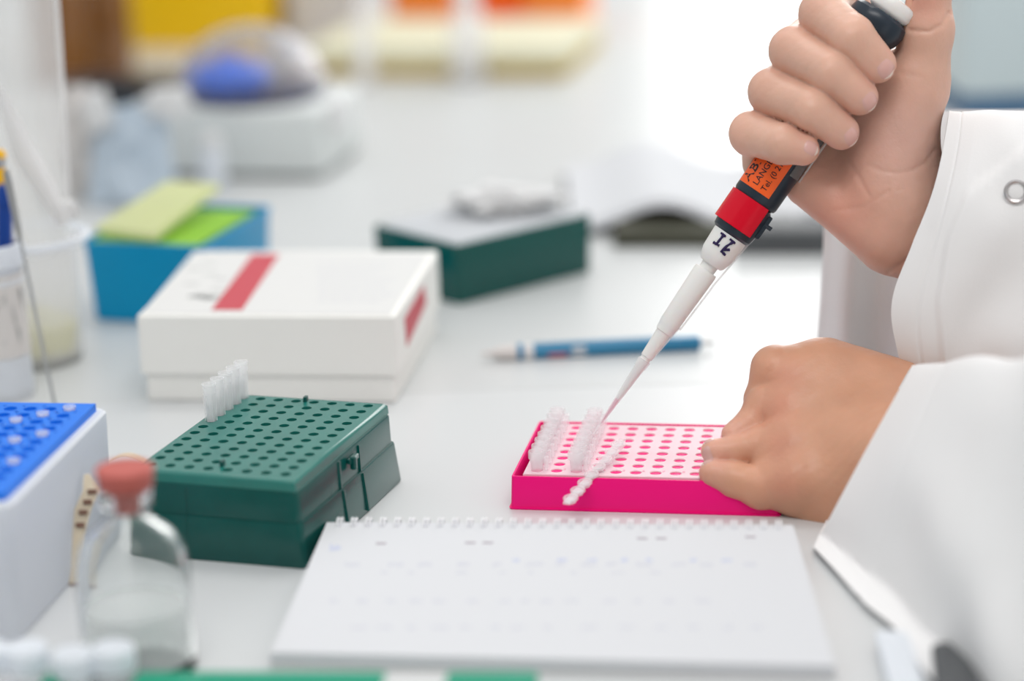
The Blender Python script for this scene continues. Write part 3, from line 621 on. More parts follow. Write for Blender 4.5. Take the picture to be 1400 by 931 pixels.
# ------------------------------------------------------------------ glass bottle with red stopper
gb = T(190, 922); rg = (T(269, 922)[0]-gb[0]); yg = gb[1]+.004
hs = PY(172, 664, yg)[2]
t = thing('glass_bottle', 'clear glass bottle closed with a red rubber stopper', 'bottle', (gb[0], yg, 0)); print('bottle', rg, hs)
k_ = hs/.074
pr_o = [(0, rg*.90), (.0015, rg*.98), (.004, rg), (hs*.55, rg*.97), (hs*.66, rg*.90), (hs*.75, rg*.72), (hs*.80, rg*.50), (hs*.84, rg*.36), (hs*.90, rg*.33), (hs*.905, rg*.42), (hs*.99, rg*.44), (hs, rg*.40)]
pr_i = [(hs, rg*.25), (hs*.84, rg*.24), (hs*.79, rg*.40), (hs*.74, rg*.62), (hs*.65, rg*.80), (hs*.55, rg*.87), (.006, rg*.9), (.003, rg*.8)]
MB().lathe(pr_o+pr_i, 56).build('bottle_wall', 'glass', t)
MB().lathe([(.0035, rg*.78), (.0065, rg*.88), (hs*.36, rg*.87), (hs*.362, rg*.8)], 48).build('liquid', 'liquid', t)
MB().lathe([(hs*.86, rg*.20), (hs*.96, rg*.235), (hs*.985, rg*.42), (hs*1.0, rg*.46), (hs*1.09, rg*.50), (hs*1.10, rg*.46)], 36).build('stopper', 'stopper', t)
# beige tape
tpz = PY(118, 725, T(100, 800)[1])
t = thing('tape_strip', 'folded beige autoclave tape with brown marks, between the tip box and the glass bottle', 'tape', T(97, 800))
ot = np.array(T(97, 800)); R = []
pl = [(100, 800, 5), (98, 775, 7), (104, 735, 8), (112, 700, 8), (124, 672, 7), (118, 650, 3)]
pl = [PY(x, y, ot[1]+.004*i)-ot for i, (x, y, w) in enumerate(pl)]
ws = [.0016, .0025, .0032, .0036, .0034, .0010]
for p, w in zip(pl, ws): R.append([(p[0]-w, p[1], max(p[2], .0002)), (p[0]+w, p[1]+.001, max(p[2], .0002)), (p[0]+w, p[1]+.0015, max(p[2], .0002)+.0003), (p[0]-w, p[1]+.0005, max(p[2], .0002)+.0003)])
b = MB(); b.loft(R); b.build('tape', 'tape', t)
for p in (pl[0], (pl[2]+pl[3])/2, pl[3], (pl[3]+pl[4])/2, pl[4]): MB().box(p[0]-.0012, p[0]+.0026, p[1]-.0012, p[1]-.0006, max(p[2]-.0008, 0.0001), max(p[2]+.0012, .001), .0001).build('brown_stripe', 'tapeline', t)
bx = T(170, 640); t = thing('tape_offcut', 'curled beige tape scrap lying beside the green box', 'tape', bx)
b = MB(); b.loft([[(x, y, z), (x+.001, y+.006, z), (x+.001, y+.006, z+.0004), (x, y, z+.0004)] for x, y, z in [(-.010+.002*i, .0, .0005+.005*math.sin(i*.31)) for i in range(11)]]); b.build('tape', 'tape', t)
# ------------------------------------------------------------------ foreground rack (bottom edge)
ZF = .016
f0 = T(66, 917, ZF); f1 = T(735, 917, ZF); wf_ = np.linalg.norm(f1-f0); rzf = frame2(f0, f1)
t = thing('tube_rack', 'bright green low tube rack along the near edge, in front of the notebook', 'tube rack', (f0[0]+.035*math.sin(rzf), f0[1]-.035, 0), rzf)
gap = lambda px: np.linalg.norm(T(px, 917, ZF)-f0)
for x0, x1 in ((66, 92), (188, 528), (612, 736)):
    a_, c_ = gap(x0), gap(x1)
    MB().rr([(.004, a_, c_, 0, .035, .001), (ZF-.0005, a_, c_, 0, .035, .001), (ZF, a_+.0005, c_-.0005, .0005, .0345, .001)]).build('rack_bar', 'greenrack', t)
MB().rr([(0, -.03, wf_, 0.001, .034, .001), (.004, -.03, wf_, .001, .034, .001)]).build('rack_foot', 'frost', t)
MB().rr([(.004, gap(528), gap(612), 0.002, .034, .001), (ZF-.001, gap(528), gap(612), .002, .034, .001)]).build('bridge', 'tissue', t)
k0 = 0
for px, py, hh in ((-14, 872, .026), (40, 872, .026), (104, 880, .025), (158, 872, .026)):
    p = T(px, py, hh); r_ = .0078; lab = 'clear capped tube at the near bench edge, ' + ['first from the corner of the view', 'second from the corner', 'third from the corner', 'fourth from the corner'][k0]
    t = thing('clear_tube', lab, 'tube', (p[0], p[1]-r_, 0), 0, 'clear tubes at the near edge'); k0 += 1
    MB().lathe([(0, r_*.5), (.004, r_*.9), (hh-.008, r_*.95), (hh-.008, r_*.86), (.006, r_*.8)], 24).build('tube_body', 'clear', t); MB().lathe([(hh-.009, r_*1.0), (hh-.008, r_*1.05), (hh-.001, r_*1.05), (hh, r_*.95)], 24).build('cap', 'frost', t)
# small things under the sleeve, near edge
p0 = T(1196, 905); t = thing('folded_cloth', 'small folded pale cloth on the bench under the near sleeve', 'cloth', p0); sheet([(-.001, -.06, .001), (.012, -.06, .001), (.014, .01, .004), (.002, .012, .004)], 10, 20, .0015, 3, 80, .004).build('cloth_fold', 'frost', t)
p0 = T(1243, 893); t = thing('foam_block', 'dark grey speckled foam block on the bench under the near sleeve', 'foam', (p0[0], p0[1]-.06, 0), math.radians(-8)); MB().rr([(0, 0, .05, 0, .055, .003), (.006, 0, .05, 0, .055, .003), (.007, .001, .049, .001, .054, .003)]).build('foam_body', 'foam', t)
# ------------------------------------------------------------------ pipette
DT = 1.150; DC = 1.128                  # depths of the tip end and of the cap along the view axis
pT = PD(811, 594, DT); pE = PD(1212, 12, DC)
ax = pE-pT; AL = np.linalg.norm(ax); ax /= AL
SPX = math.hypot(401, 582); KP = AL/SPX
fr = -(ray(1010, 300)); fr /= np.linalg.norm(fr); lat = np.cross(ax, fr); lat /= np.linalg.norm(lat); fr = np.cross(lat, ax)
if lat@R_ < 0: lat = -lat
# pipette frame: x = lateral (image right), y = away from the viewer, z = axis
yv = np.cross(ax, lat)
PMt = Matrix([[lat[i], yv[i], ax[i], pT[i]] for i in range(3)]+[[0, 0, 0, 1]])
print('yv.F', yv@F_)
pp = thing('pipette', 'black micropipette with red collar, white shaft and an orange label, held over the pink rack', 'pipette', M=PMt)
def pl_(prof, n=40, o=(0, 0)): return MB().lathe([(s*KP, r*KP) for s, r in prof], n, (o[0]*KP, o[1]*KP, 0))
pl_([(0, 1.3), (8, 1.6), (57, 4.2), (112, 7.6), (114, 8.6), (126, 9.4), (126, 7.6), (112, 6.8), (57, 3.3), (4, .9)], 28).build('disposable_tip', 'clear', pp)
pl_([(20, .8), (55, 2.6), (62, 2.9)], 16).build('liquid', 'pinkprint', pp)
pl_([(60, 3.4), (112, 6.7), (130, 7.6), (131, 8.8), (172, 10.8), (173, 12.5), (182, 13.6)], 32).build('tip_cone', 'white', pp)
pl_([(182, 13.6), (186, 14.5), (272, 17.0), (276, 16.2)], 36).build('ejector_sleeve', 'white', pp)
pl_([(274, 11.5), (290, 12.5)], 24).build('neck', 'white', pp)
pl_([(286, 16), (289, 19), (303, 23.5), (340, 25.5)], 40).build('nose_cone', 'white', pp)
b = MB(); 
for s0_, s1_, x0, x1 in ((187, 262, 17, 20.5), (262, 338, 20, 27.5), (130, 190, 8, 14.5)):
    b.loft([[((x-1.6)*KP, -3*KP, s*KP), ((x+1.2)*KP, -3*KP, s*KP), ((x+1.2)*KP, 3*KP, s*KP), ((x-1.6)*KP, 3*KP, s*KP)] for s, x in ((s0_, x0), (s1_, x1))])
b.build('ejector_rail', 'clearrail', pp)
pl_([(334, 25), (338, 29), (352, 31), (386, 31), (389, 29)], 40).build('collar', 'navy', pp)
# red cover: partial shell on the left/front
def shell(s0, s1, r0, r1, a0, a1, th, n=26):
    b = MB(); R = []
    for i in range(n+1):
        a = math.radians(a0+(a1-a0)*i/n); c, s_ = math.cos(a), math.sin(a)
        R.append([(r*KP*c, r*KP*s_, z*KP) for r, z in ((r0, s0), (r0+th, s0+.5), (r1+th, s1-.5), (r1, s1))])
    return b.loft(R)
shell(346, 392, 31.2, 31.2, 150, 314, 3.2).build('red_cover', 'redp', pp)
pl_([(389, 27), (392, 31.5), (396, 33), (470, 33.4), (600, 33.4), (655, 31), (660, 28)], 48).build('handle_body', 'navy', pp)
b = MB(); b.box(26*KP, 35*KP, -9*KP, 0, 350*KP, 386*KP, 1.2*KP); b.tube([(31*KP, -6*KP, 372*KP), (42*KP, -7*KP, 372*KP)], 3.2*KP, 10); b.build('latch_knob', 'navy', pp)
shell(446, 640, 33.8, 33.8, -55, -20, 1.2).build('scale_window', 'smoke', pp)
b = MB(); b.loft([[(35*KP, -4*KP, s*KP), (37.5*KP, -4*KP, s*KP), (37.5*KP, 4*KP, s*KP), (35*KP, 4*KP, s*KP)] for s in (446, 640)]); b.build('side_rail', 'clearrail', pp)
shell(404, 560, 33.7, 33.7, 196, 296, .5).build('orange_label', 'label', pp)
def wraptext(s, size, s0, a_deg, name='label_lettering'):
    v, f = text_mesh(s, size*KP, .014 if s == 'ABI' else .006); V = []
    rr_ = 34.6*KP
    for x, y, z in v:
        a = math.radians(a_deg) - y/rr_ ; V.append((rr_*math.cos(a), rr_*math.sin(a), s0*KP+x))
    MB().add(V, f).build(name, 'text', pp, smooth=80)
wraptext('ABI', 22, 408, 232); wraptext('LANGEN', 12.5, 410, 256); wraptext('Tel. (0 21 73)', 11.5, 409, 279)
# marker writing on the nose cone
b = MB()
o7 = (960, 180); s7 = 4.655; axp = np.array([401, -582.])/SPX; ltp = np.array([582, 401.])/SPX
for poly in (((130, 630), (160, 655)), ((148, 642), (105, 695)), ((83, 690), (118, 712)), ((186, 668), (218, 698)), ((205, 690), (168, 712), (138, 742)), ((150, 738), (184, 738)), ((128, 742), (156, 772))):
    pts = []
    for i in range(len(poly)-1):
        for u in np.linspace(0, 1, 6):
            x = o7[0]+(poly[i][0]*(1-u)+poly[i+1][0]*u)/s7; y = o7[1]+(poly[i][1]*(1-u)+poly[i+1][1]*u)/s7
            d_ = np.array([x-811, y-594]); s_ = d_@axp; l_ = d_@ltp; r_ = np.interp(s_, (289, 303, 340), (19, 23.5, 25.5))+.3
            l_ = max(-r_*.95, min(r_*.95, l_)); pts.append((l_*KP, -math.sqrt(r_*r_-l_*l_)*KP, s_*KP))
    b.tube(pts, [1.9*KP*random.uniform(.7, 1.25) for _ in pts], 6)
b.build('marker_writing', 'marker', pp)
# top: finger hook and button
b = MB(); R = []
for s, r, o_ in ((655, 30, 0), (664, 36, 0), (672, 40, 0), (684, 42, 0), (694, 40, 0), (699, 34, 0)): R.append([((o_+r*math.cos(a))*KP, r*.8*math.sin(a)*KP, s*KP) for a in [2*math.pi*k/36 for k in range(36)]])
b.loft(R); b.build('finger_hook', 'navy', pp)
b = MB(); R = []
for s, r in ((699, 24), (703, 30), (706, 32), (718, 32), (722, 29), (724, 22)): R.append([((6+r*math.cos(a))*KP, r*.8*math.sin(a)*KP, s*KP) for a in [2*math.pi*k/36 for k in range(36)]])
b.loft(R); b.build('plunger_button', 'white', pp)
# ------------------------------------------------------------------ hands: signed distance fields meshed as one surface
def sd_cone(p, a, b, ra, rb):
    a = np.array(a, float); b = np.array(b, float); ab = b-a; L2 = ab@ab
    h = np.clip(((p-a)@ab)/L2, 0, 1); q = p-a-h[..., None]*ab
    return np.sqrt((q*q).sum(-1))-(ra+(rb-ra)*h)
def smin(a, b, k):
    h = np.clip(.5+.5*(b-a)/k, 0, 1); return b+(a-b)*h-k*h*(1-h)
def sd_ell(p, c, r, M=None):
    q = p-np.array(c, float)
    if M is not None: q = q@M
    r = np.array(r, float); k0 = np.sqrt(((q/r)**2).sum(-1)); k1 = np.sqrt(((q/(r*r))**2).sum(-1))+1e-9
    return k0*(k0-1)/k1
def chain(p, pts, k=5):
    d = None
    for (a, b) in zip(pts[:-1], pts[1:]):
        c = sd_cone(p, a[:3], b[:3], a[3], b[3]); d = c if d is None else smin(d, c, k)
    return d
def surface_net(fn, lo, hi, st):
    ax_ = [np.arange(lo[i], hi[i]+st, st) for i in range(3)]; n = [len(a) for a in ax_]
    V = np.empty(n, np.float32)
    for i in range(n[0]):
        g = np.stack(np.meshgrid([ax_[0][i]], ax_[1], ax_[2], indexing='ij'), -1)[0]; V[i] = fn(g.reshape(-1, 3)).reshape(n[1], n[2])
    S = V < 0; cn = [m_-1 for m_ in n]; acc = np.zeros(cn+[3], np.float32); cnt = np.zeros(cn, np.float32)
    cor = [(i, j, k) for i in (0, 1) for j in (0, 1) for k in (0, 1)]
    def sub(Aq, c): return Aq[c[0]:c[0]+cn[0], c[1]:c[1]+cn[1], c[2]:c[2]+cn[2]]
    for c in cor:
        for d_ in range(3):
            if c[d_] == 1: continue
            c2 = list(c); c2[d_] = 1
            va, vb = sub(V, c), sub(V, c2); m_ = (va < 0) != (vb < 0); t_ = np.where(m_, va/(va-vb+1e-12), 0)
            for e_ in range(3): acc[..., e_] += np.where(m_, c[e_]+(t_ if e_ == d_ else 0), 0)
            cnt += m_
    act = cnt > 0; idx = -np.ones(cn, np.int64); idx[act] = np.arange(act.sum()); P = acc[act]/cnt[act][:, None]
    g = np.argwhere(act); P = (P+g)*st+np.array([a[0] for a in ax_])
    Q = []
    for d_ in range(3):
        o1, o2 = [(1, 2), (2, 0), (0, 1)][d_]
        sl0 = [slice(1, cn[e_]) for e_ in range(3)]; sl0[d_] = slice(0, cn[d_]); sl1 = list(sl0); sl1[d_] = slice(1, cn[d_]+1)
        s0_, s1_ = S[tuple(sl0)], S[tuple(sl1)]; e_ = np.argwhere(s0_ != s1_)
        off = np.array([1, 1, 1]); off[d_] = 0; g_ = e_+off; flip = s0_[tuple(e_.T)]
        def at(a1, a2):
            h_ = g_.copy(); h_[:, o1] -= a1; h_[:, o2] -= a2; return idx[tuple(h_.T)]
        q_ = np.stack([at(1, 1), at(0, 1), at(0, 0), at(1, 0)], 1); q_[~flip] = q_[~flip][:, ::-1]; Q.append(q_)
    Q = np.concatenate(Q); Q = Q[(Q >= 0).all(1)]
    for _ in range(2):
        e_ = st*.3; f0 = fn(P); G = np.stack([(fn(P+np.eye(3)[i]*e_)-f0)/e_ for i in range(3)], 1); gn = (G*G).sum(1)+1e-6
        P = P-G*(np.clip(f0, -st, st)/gn)[:, None]*.9
    return P, Q
DH = 1.132
# pipette as a cylinder in hand pixel space (x, y, depth)
def pip_sd(p): 
    a = np.array([811+.689*0, 594, 14.]); d_ = np.array([401, -582, -0.0]); d_ = d_/np.linalg.norm(d_)
    v = p-np.array([1018, 294, -2.]); s = v@d_; q = v-s[:, None]*d_; return np.sqrt((q*q).sum(1))-33.0
RF = dict(   # right hand: (mcp, pip, dip, tip) with radii, pixel space, depth + = away
    index=[(1146, -8, 80, 37), (1126, 20, -8, 33), (1166, 50, -56, 30), (1200, 88, -50, 26)],
    middle=[(1110, 58, 84, 37), (1086, 70, -6, 33.5), (1137, 98, -57, 30), (1175, 132, -50, 26)],
    ring=[(1080, 114, 80, 35), (1056, 126, -4, 32), (1110, 149, -56, 29), (1150, 180, -48, 25)],
    pinky=[(1058, 186, 70, 34), (1028, 183, -2, 30), (1070, 197, -49, 27.5), (1098, 204, -52, 22.5)])
def right_hand(p):
    pal = smin(sd_cone(p, (1150, -5, 84), (1255, 250, 50), 34, 40), sd_cone(p, (1120, 62, 86), (1245, 290, 50), 34, 38), 26)
    pal = smin(pal, sd_cone(p, (1092, 120, 82), (1230, 320, 50), 33, 36), 26)
    pal = smin(pal, sd_cone(p, (1072, 185, 72), (1215, 335, 45), 32, 36), 26)
    pal = smin(pal, sd_cone(p, (1046, 222, 34), (1075, 180, 70), 29, 34), 16)
    pal = smin(pal, sd_cone(p, (1105, 252, 42), (1208, 318, 26), 30, 40), 26)       # hypothenar
    pal = smin(pal, sd_cone(p, (1252, 110, 22), (1222, 262, 22), 42, 46), 34)       # thenar
    pal = smin(pal, sd_cone(p, (1200, 120, 45), (1200, 240, 35), 40, 44), 30)
    pal = smin(pal, sd_cone(p, (1238, 290, 40), (1330, 372, 50), 62, 68), 30)       # wrist
    pal = smin(pal, sd_cone(p, (1330, 372, 50), (1480, 470, 60), 68, 85), 30)
    th = chain(p, [(1256, 120, 22, 40), (1267, 40, 8, 33), (1264, -22, 2, 33), (1222, -46, 0, 28)], 16)
    res = smin(pal, th, 12)
    out = res
    for k, c in RF.items():
        prox = chain(p, c[:2]); dist = chain(p, c[1:], 6)
        F1 = smin(prox, dist, 8); A = smin(res, prox, 20); out = smin(out, np.minimum(A, F1), 4.0)
    # creases
    def groove(P3, amp, w):
        dd_ = None
        for a, c in zip(P3[:-1], P3[1:]):
            q = sd_cone(p, a, c, 0, 0); dd_ = q if dd_ is None else np.minimum(dd_, q)
        return amp*np.exp(-(dd_/w)**2)
    px, py = p[:, 0], p[:, 1]
    def groove2(P2, amp, w):           # groove on the palm side
        dd_ = None; q3 = np.stack([px, py, px*0], 1)
        for a, c in zip(P2[:-1], P2[1:]):
            q = sd_cone(q3, (*a, 0), (*c, 0), 0, 0); dd_ = q if dd_ is None else np.minimum(dd_, q)
        return amp*np.exp(-(dd_/w)**2)*(p[:, 2] < 60)
    out = out+groove2([(1296, 18), (1288, 34), (1270, 43), (1245, 41)], 2.6, 3.2)+groove2([(1278, 205), (1266, 222), (1248, 233), (1226, 237), (1203, 233), (1184, 224)], 1.1, 3)
    out = out+groove2([(1158, 218), (1172, 238), (1188, 268)], 1.4, 3)+groove2([(1140, 288), (1180, 283), (1215, 262)], 1.2, 3)+groove2([(1215, 372), (1250, 350)], 1.4, 3)+groove2([(1222, 98), (1262, 106)], 1.0, 4)
    out = np.maximum(out, -pip_sd(p))
    return out
LF = dict(   # left hand resting on the rack
    index=[(1094, 520, 62, 40), (1060, 506, 60, 33), (1042, 545, 62, 24), (1034, 580, 50, 20)],
    middle=[(1082, 560, 38, 38), (1048, 556, 44, 30), (1028, 578, 34, 22), (1003, 594, 22, 17)],
    ring=[(1085, 610, 8, 38), (1040, 610, 14, 28), (1003, 616, 6, 20), (975, 617, 2, 17)],
    pinky=[(1088, 662, -22, 38), (1042, 666, -14, 30), (1005, 656, -8, 25), (976, 647, -6, 20.5)])
DL = 1.112
def left_hand(p):
    pal = smin(sd_cone(p, (1098, 520, 62), (1235, 600, 30), 44, 62), sd_cone(p, (1090, 560, 38), (1225, 620, 10), 42, 58), 30)
    pal = smin(pal, sd_cone(p, (1092, 610, 8), (1215, 650, -12), 42, 56), 30)
    pal = smin(pal, sd_cone(p, (1096, 655, -22), (1190, 700, -30), 40, 44), 30)
    pal = smin(pal, sd_cone(p, (1130, 505, 70), (1230, 545, 50), 42, 52), 30)
    pal = smin(pal, sd_cone(p, (1100, 690, -10), (1180, 740, -20), 24, 40), 24)
    pal = smin(pal, sd_cone(p, (1205, 622, 0), (1325, 700, -240), 80, 70), 40)
    pal = smin(pal, sd_cone(p, (1060, 640, 0), (1100, 640, -4), 30, 36), 16)
    th = chain(p, [(1130, 545, 100, 36), (1075, 560, 108, 28), (1035, 600, 96, 24)], 10)
    res = smin(pal, th, 20); out = res
    for k, c in LF.items():
        prox = chain(p, c[:2]); dist = chain(p, c[1:], 6)
        F1 = smin(prox, dist, 8); A = smin(res, prox, 22); out = smin(out, np.minimum(A, F1), 2.5)
    return out
def fine(p): return .2*np.sin(p[:, 0]*.21+p[:, 1]*.13)*np.sin(p[:, 1]*.17-p[:, 2]*.2)
BV = []; BF = []; TONE = []; nb_ = 0
base_tone = np.array([.70, .42, .315])
def addhand(fn, lo, hi, st, D, table, knuckles, back, bt):
    global nb_
    P, Q = surface_net(lambda p: fn(p)+fine(p), lo, hi, st)
    tone = np.tile(bt, (len(P), 1))
    for (c, r, col, w) in knuckles:
        g = np.exp(-(((P-np.array(c))**2).sum(1))/r**2)[:, None]*w; tone = tone*(1-g)+np.array(col)*g
    Wd = PXD(P, D); BV.append(Wd); BF.append(Q+nb_); TONE.append(tone); nb_ += len(P)
red = (.72, .31, .22); pale = (.70, .47, .375)
kn = []
for k, c in RF.items():
    kn.append((c[1][:3], 25, red, .62)); kn.append((c[3][:3], 24, (.74, .34, .27), .5)); kn.append((tuple((np.array(c[1][:3])+np.array(c[2][:3]))/2), 26, pale, .35))
kn += [((1230, 190, -20), 75, (.64, .385, .325), .7), ((1150, 285, 0), 62, (.70, .33, .245), .85), ((1262, 0, -25), 30, (.70, .30, .23), .6), ((1235, 330, 0), 55, (.65, .35, .265), .6)]
addhand(right_hand, (960, -110, -110), (1500, 560, 190), 3.0, DH, 0, kn, None, base_tone)
kn = []
for k, c in LF.items():
    kn.append((c[3][:3], 26, (.84, .44, .36), .6)); kn.append((c[1][:3], 22, (.70, .31, .24), .6)); kn.append(((c[0][0]-18, c[0][1], c[0][2]-40), 27, (.68, .29, .20), .6))
addhand(left_hand, (930, 420, -330), (1420, 850, 200), 3.0, DL, 0, kn, None, np.array([.66, .345, .22]))
# forearms, upper arms, trunk, neck and head (mostly inside the coat, outside the frame)
wr_R = PXD([(1470, 465, 60)], DH)[0]; wr_L = PXD([(1335, 705, -250)], DL)[0]
el_R = np.array([.50, 1.12, .08]); sh_R = np.array([.60, 1.01, .34]); el_L = PXD([(1800, 760, -830)], DL)[0]; sh_L = np.array([.50, .68, .33]); print('elL', el_L, wr_R)
def trunk(p):
    d_ = smin(sd_cone(p, wr_R, el_R, .029, .042), sd_cone(p, el_R, sh_R, .045, .056), .03)
    d2 = smin(sd_cone(p, wr_L, el_L, .023, .036), sd_cone(p, el_L, sh_L, .045, .056), .03)
    d_ = np.minimum(d_, d2)
    tr_ = sd_ell(p, (.61, .84, .10), (.105, .19, .32)); d_ = smin(d_, tr_, .05)
    d_ = smin(d_, sd_cone(p, (.58, .84, .40), (.56, .84, .50), .058, .055), .04)
    hd = smin(sd_ell(p, (0.545, .84, .62), (.095, .075, .115)), sd_ell(p, (0.520, .84, .565), (.065, .055, .06)), .03)
    hd = smin(hd, sd_cone(p, (0.465, .84, .628), (0.436, .84, .598), .010, .015), .014)
    for s_ in (-1, 1):
        hd = smin(hd, sd_ell(p, (0.555, .84+s_*.077, .615), (.018, .008, .030)), .008)
        hd = np.maximum(hd, -(sd_ell(p, (0.457, .84+s_*.031, .637), (.012, .017, .011))))
    hd = smin(hd, sd_ell(p, (0.461, .84, .563), (.010, .024, .009)), .008)
    return smin(d_, hd, .02)
P, Q = surface_net(trunk, (.02, .55, -.24), (.80, 1.26, .76), .0085)
BV.append(P); BF.append(Q+nb_); TONE.append(np.tile(base_tone, (len(P), 1)))
BV = np.concatenate(BV); BF = np.concatenate(BF); TONE = np.concatenate(TONE)
person = thing('person', 'person in a white lab coat holding the pipette and the pink rack', 'person', (.60, .84, -.9))
me = bpy.data.meshes.new('body'); me.vertices.add(len(BV)); me.vertices.foreach_set('co', (BV-np.array([.60, .84, -.9])).ravel())
me.loops.add(len(BF)*4); me.loops.foreach_set('vertex_index', BF.ravel().astype(np.int32)); me.polygons.add(len(BF)); me.polygons.foreach_set('loop_start', np.arange(len(BF), dtype=np.int32)*4)
me.update(calc_edges=True); me.validate()
ca = me.color_attributes.new('tone', 'FLOAT_COLOR', 'POINT'); ca.data.foreach_set('color', np.concatenate([TONE, np.ones((len(TONE), 1))], 1).ravel())
me.shade_smooth(); me.materials.append(M_['skin'])
body = bpy.data.objects.new('body', me); COL.objects.link(body); body.parent = person
print('body verts', len(BV))
PO3 = np.array([.60, .84, -.9])
def pbuild(mb, name, m, **k): mb.v = [tuple(np.array(v)-PO3) for v in mb.v]; return mb.build(name, m, person, **k)
# nails
def nail(fn, D, c, d_, n_, ln, wd):
    c = np.array(c, float); d_ = np.array(d_, float); d_ /= np.linalg.norm(d_); n_ = np.array(n_, float); n_ -= d_*(n_@d_); n_ /= np.linalg.norm(n_); sd = np.cross(d_, n_)
    NU, NV = 14, 12; V = []; pts = []
    for i in range(NU+1):
        u = -1+2*i/NU
        for j in range(NV+1):
            v = -1+2*j/NV; wv = wd*(1-.55*abs(u)**3.5) if u > 0 else wd*(1-.30*abs(u)**3)
            pts.append(c+d_*(u*ln*(1-.10*v*v))+sd*(v*wv)+n_*34)
    pts = np.array(pts)
    for _ in range(24): pts = pts-n_*np.clip(fn(pts), -6, 6)[:, None]*.8
    ee = np.array([-1+2*(k % (NV+1))/NV for k in range(len(pts))]); uu = np.array([-1+2*(k//(NV+1))/NU for k in range(len(pts))])
    lift = .9*(1-.9*np.maximum(np.abs(ee)**4, (uu < 0)*np.abs(uu)**4))
    top = PXD(pts+n_*lift[:, None], D); lowp = PXD(pts-n_*1.5, D)
    n = len(pts); Fc = []; Ft = []
    for i in range(NU):
        for j in range(NV):
            a = i*(NV+1)+j; q = (a, a+1, a+NV+2, a+NV+1); (Ft if i >= NU-2 else Fc).append(q)
    mb = MB().add(list(top), Fc); o = pbuild(mb, 'fingernail', 'nail', smooth=80)
    mb = MB().add(list(top), Ft); pbuild(mb, 'nail_edge', 'nailtip', smooth=80)
nail(right_hand, DH, (1208, 95, -60), (.55, .62, .25), (.35, -.1, -1), 13, 12.5)
nail(right_hand, DH, (1186, 140, -58), (.55, .62, .25), (.45, -.1, -1), 13, 12)
nail(right_hand, DH, (1161, 188, -56), (.55, .62, .25), (.45, -.1, -1), 12.5, 11.5)
nail(right_hand, DH, (1107, 205, -60), (.85, .30, .15), (.30, -.25, -1), 11, 9.5)
nail(left_hand, DL, (968, 634, -8), (-.8, .25, .0), (-.5, -.9, -.5), 9, 9)
nail(left_hand, DL, (968, 603, 0), (-.8, .25, .0), (-.5, -.9, -.4), 8, 8)
# ------------------------------------------------------------------ coat
def catm(P, t):
    n = len(P)-1; x = t*n; i = min(int(x), n-1); f = x-i; p0, p1, p2, p3 = P[max(i-1, 0)], P[i], P[i+1], P[min(i+2, n)]
    return .5*((2*p1)+(-p0+p2)*f+(2*p0-5*p1+4*p2-p3)*f*f+(-p0+3*p1-3*p2+p3)*f**3)
def rest(V, G):                        # cloth that would sink into the bench lies on it instead
    nv = G.shape[2]; fr_ = np.tile(np.sin(2*math.pi*np.arange(nv)/nv) > 0, len(V)//nv); out_ = np.arange(len(V)) < len(V)//2
    lo = np.where(fr_, np.where(out_, .0036, .0027), np.where(out_, .0008, .0016))
    k = np.where(V[:, 2] < lo, (HC-lo)/(HC-V[:, 2]), 1.0)
    return C_[None]+(V-C_[None])*k[:, None]
def sleeve(name, ST, D, wr, th=2.6, NU=130, NV=110, bulge=0):
    """ST: stations (top_x, top_y, bottom_x, bottom_y, z centre, z radius)"""
    ST = [np.array(s, float) for s in ST]; V = []; n = NV
    def pt(t, a, off):
        s = catm(ST, t); tp_, bt_ = s[:2], s[2:4]; c = (tp_+bt_)/2; h = (tp_-bt_)/2
        ca_, sa = math.cos(a), math.sin(a); e_ = .86; cc = math.copysign(abs(ca_)**e_, ca_); ss = math.copysign(abs(sa)**e_, sa)
        return c+h*cc, s[4]-s[5]*ss, h
    G = np.zeros((2, NU+1, NV, 3))
    for i in range(NU+1):
        t = i/NU
        for j in range(NV):
            a = 2*math.pi*j/NV; c, z, h = pt(t, a, 0); p = np.array([c[0]-bulge*(math.exp(-((math.cos(a)+.35)/.48)**2) if math.sin(a) > 0 else 0)*max(0, 1-2.6*t), c[1], z]); G[0, i, j] = p
    # normals
    du = np.gradient(G[0], axis=0); dv = (np.roll(G[0], -1, 1)-np.roll(G[0], 1, 1)); N = np.cross(du, dv); N /= np.linalg.norm(N, axis=2, keepdims=True)+1e-9
    cen = G[0].mean(1, keepdims=True); sg = np.sign(((G[0]-cen)*N).sum(2).mean()); N *= sg
    for i in range(NU+1):
        for j in range(NV):
            t = i/NU; a = 2*math.pi*j/NV; G[0, i, j] += N[i, j]*wr(t, a, G[0, i, j])
    G[1] = G[0]-N*th
    V = PXD(G.reshape(-1, 3), D); V = rest(V, G); Fc = []; n1 = (NU+1)*NV
    for i in range(NU):
        for j in range(NV):
            k = (j+1) % NV; a, b2, c, d_ = i*NV+j, i*NV+k, (i+1)*NV+k, (i+1)*NV+j; Fc.append((a, b2, c, d_)); Fc.append((n1+a, n1+d_, n1+c, n1+b2))
    for j in range(NV): k = (j+1) % NV; Fc.append((j, n1+j, n1+k, k)); Fc.append((NU*NV+j, NU*NV+k, n1+NU*NV+k, n1+NU*NV+j))
    o = pbuild(MB().add(list(V), Fc), name, 'coat', smooth=60)
    return o, G
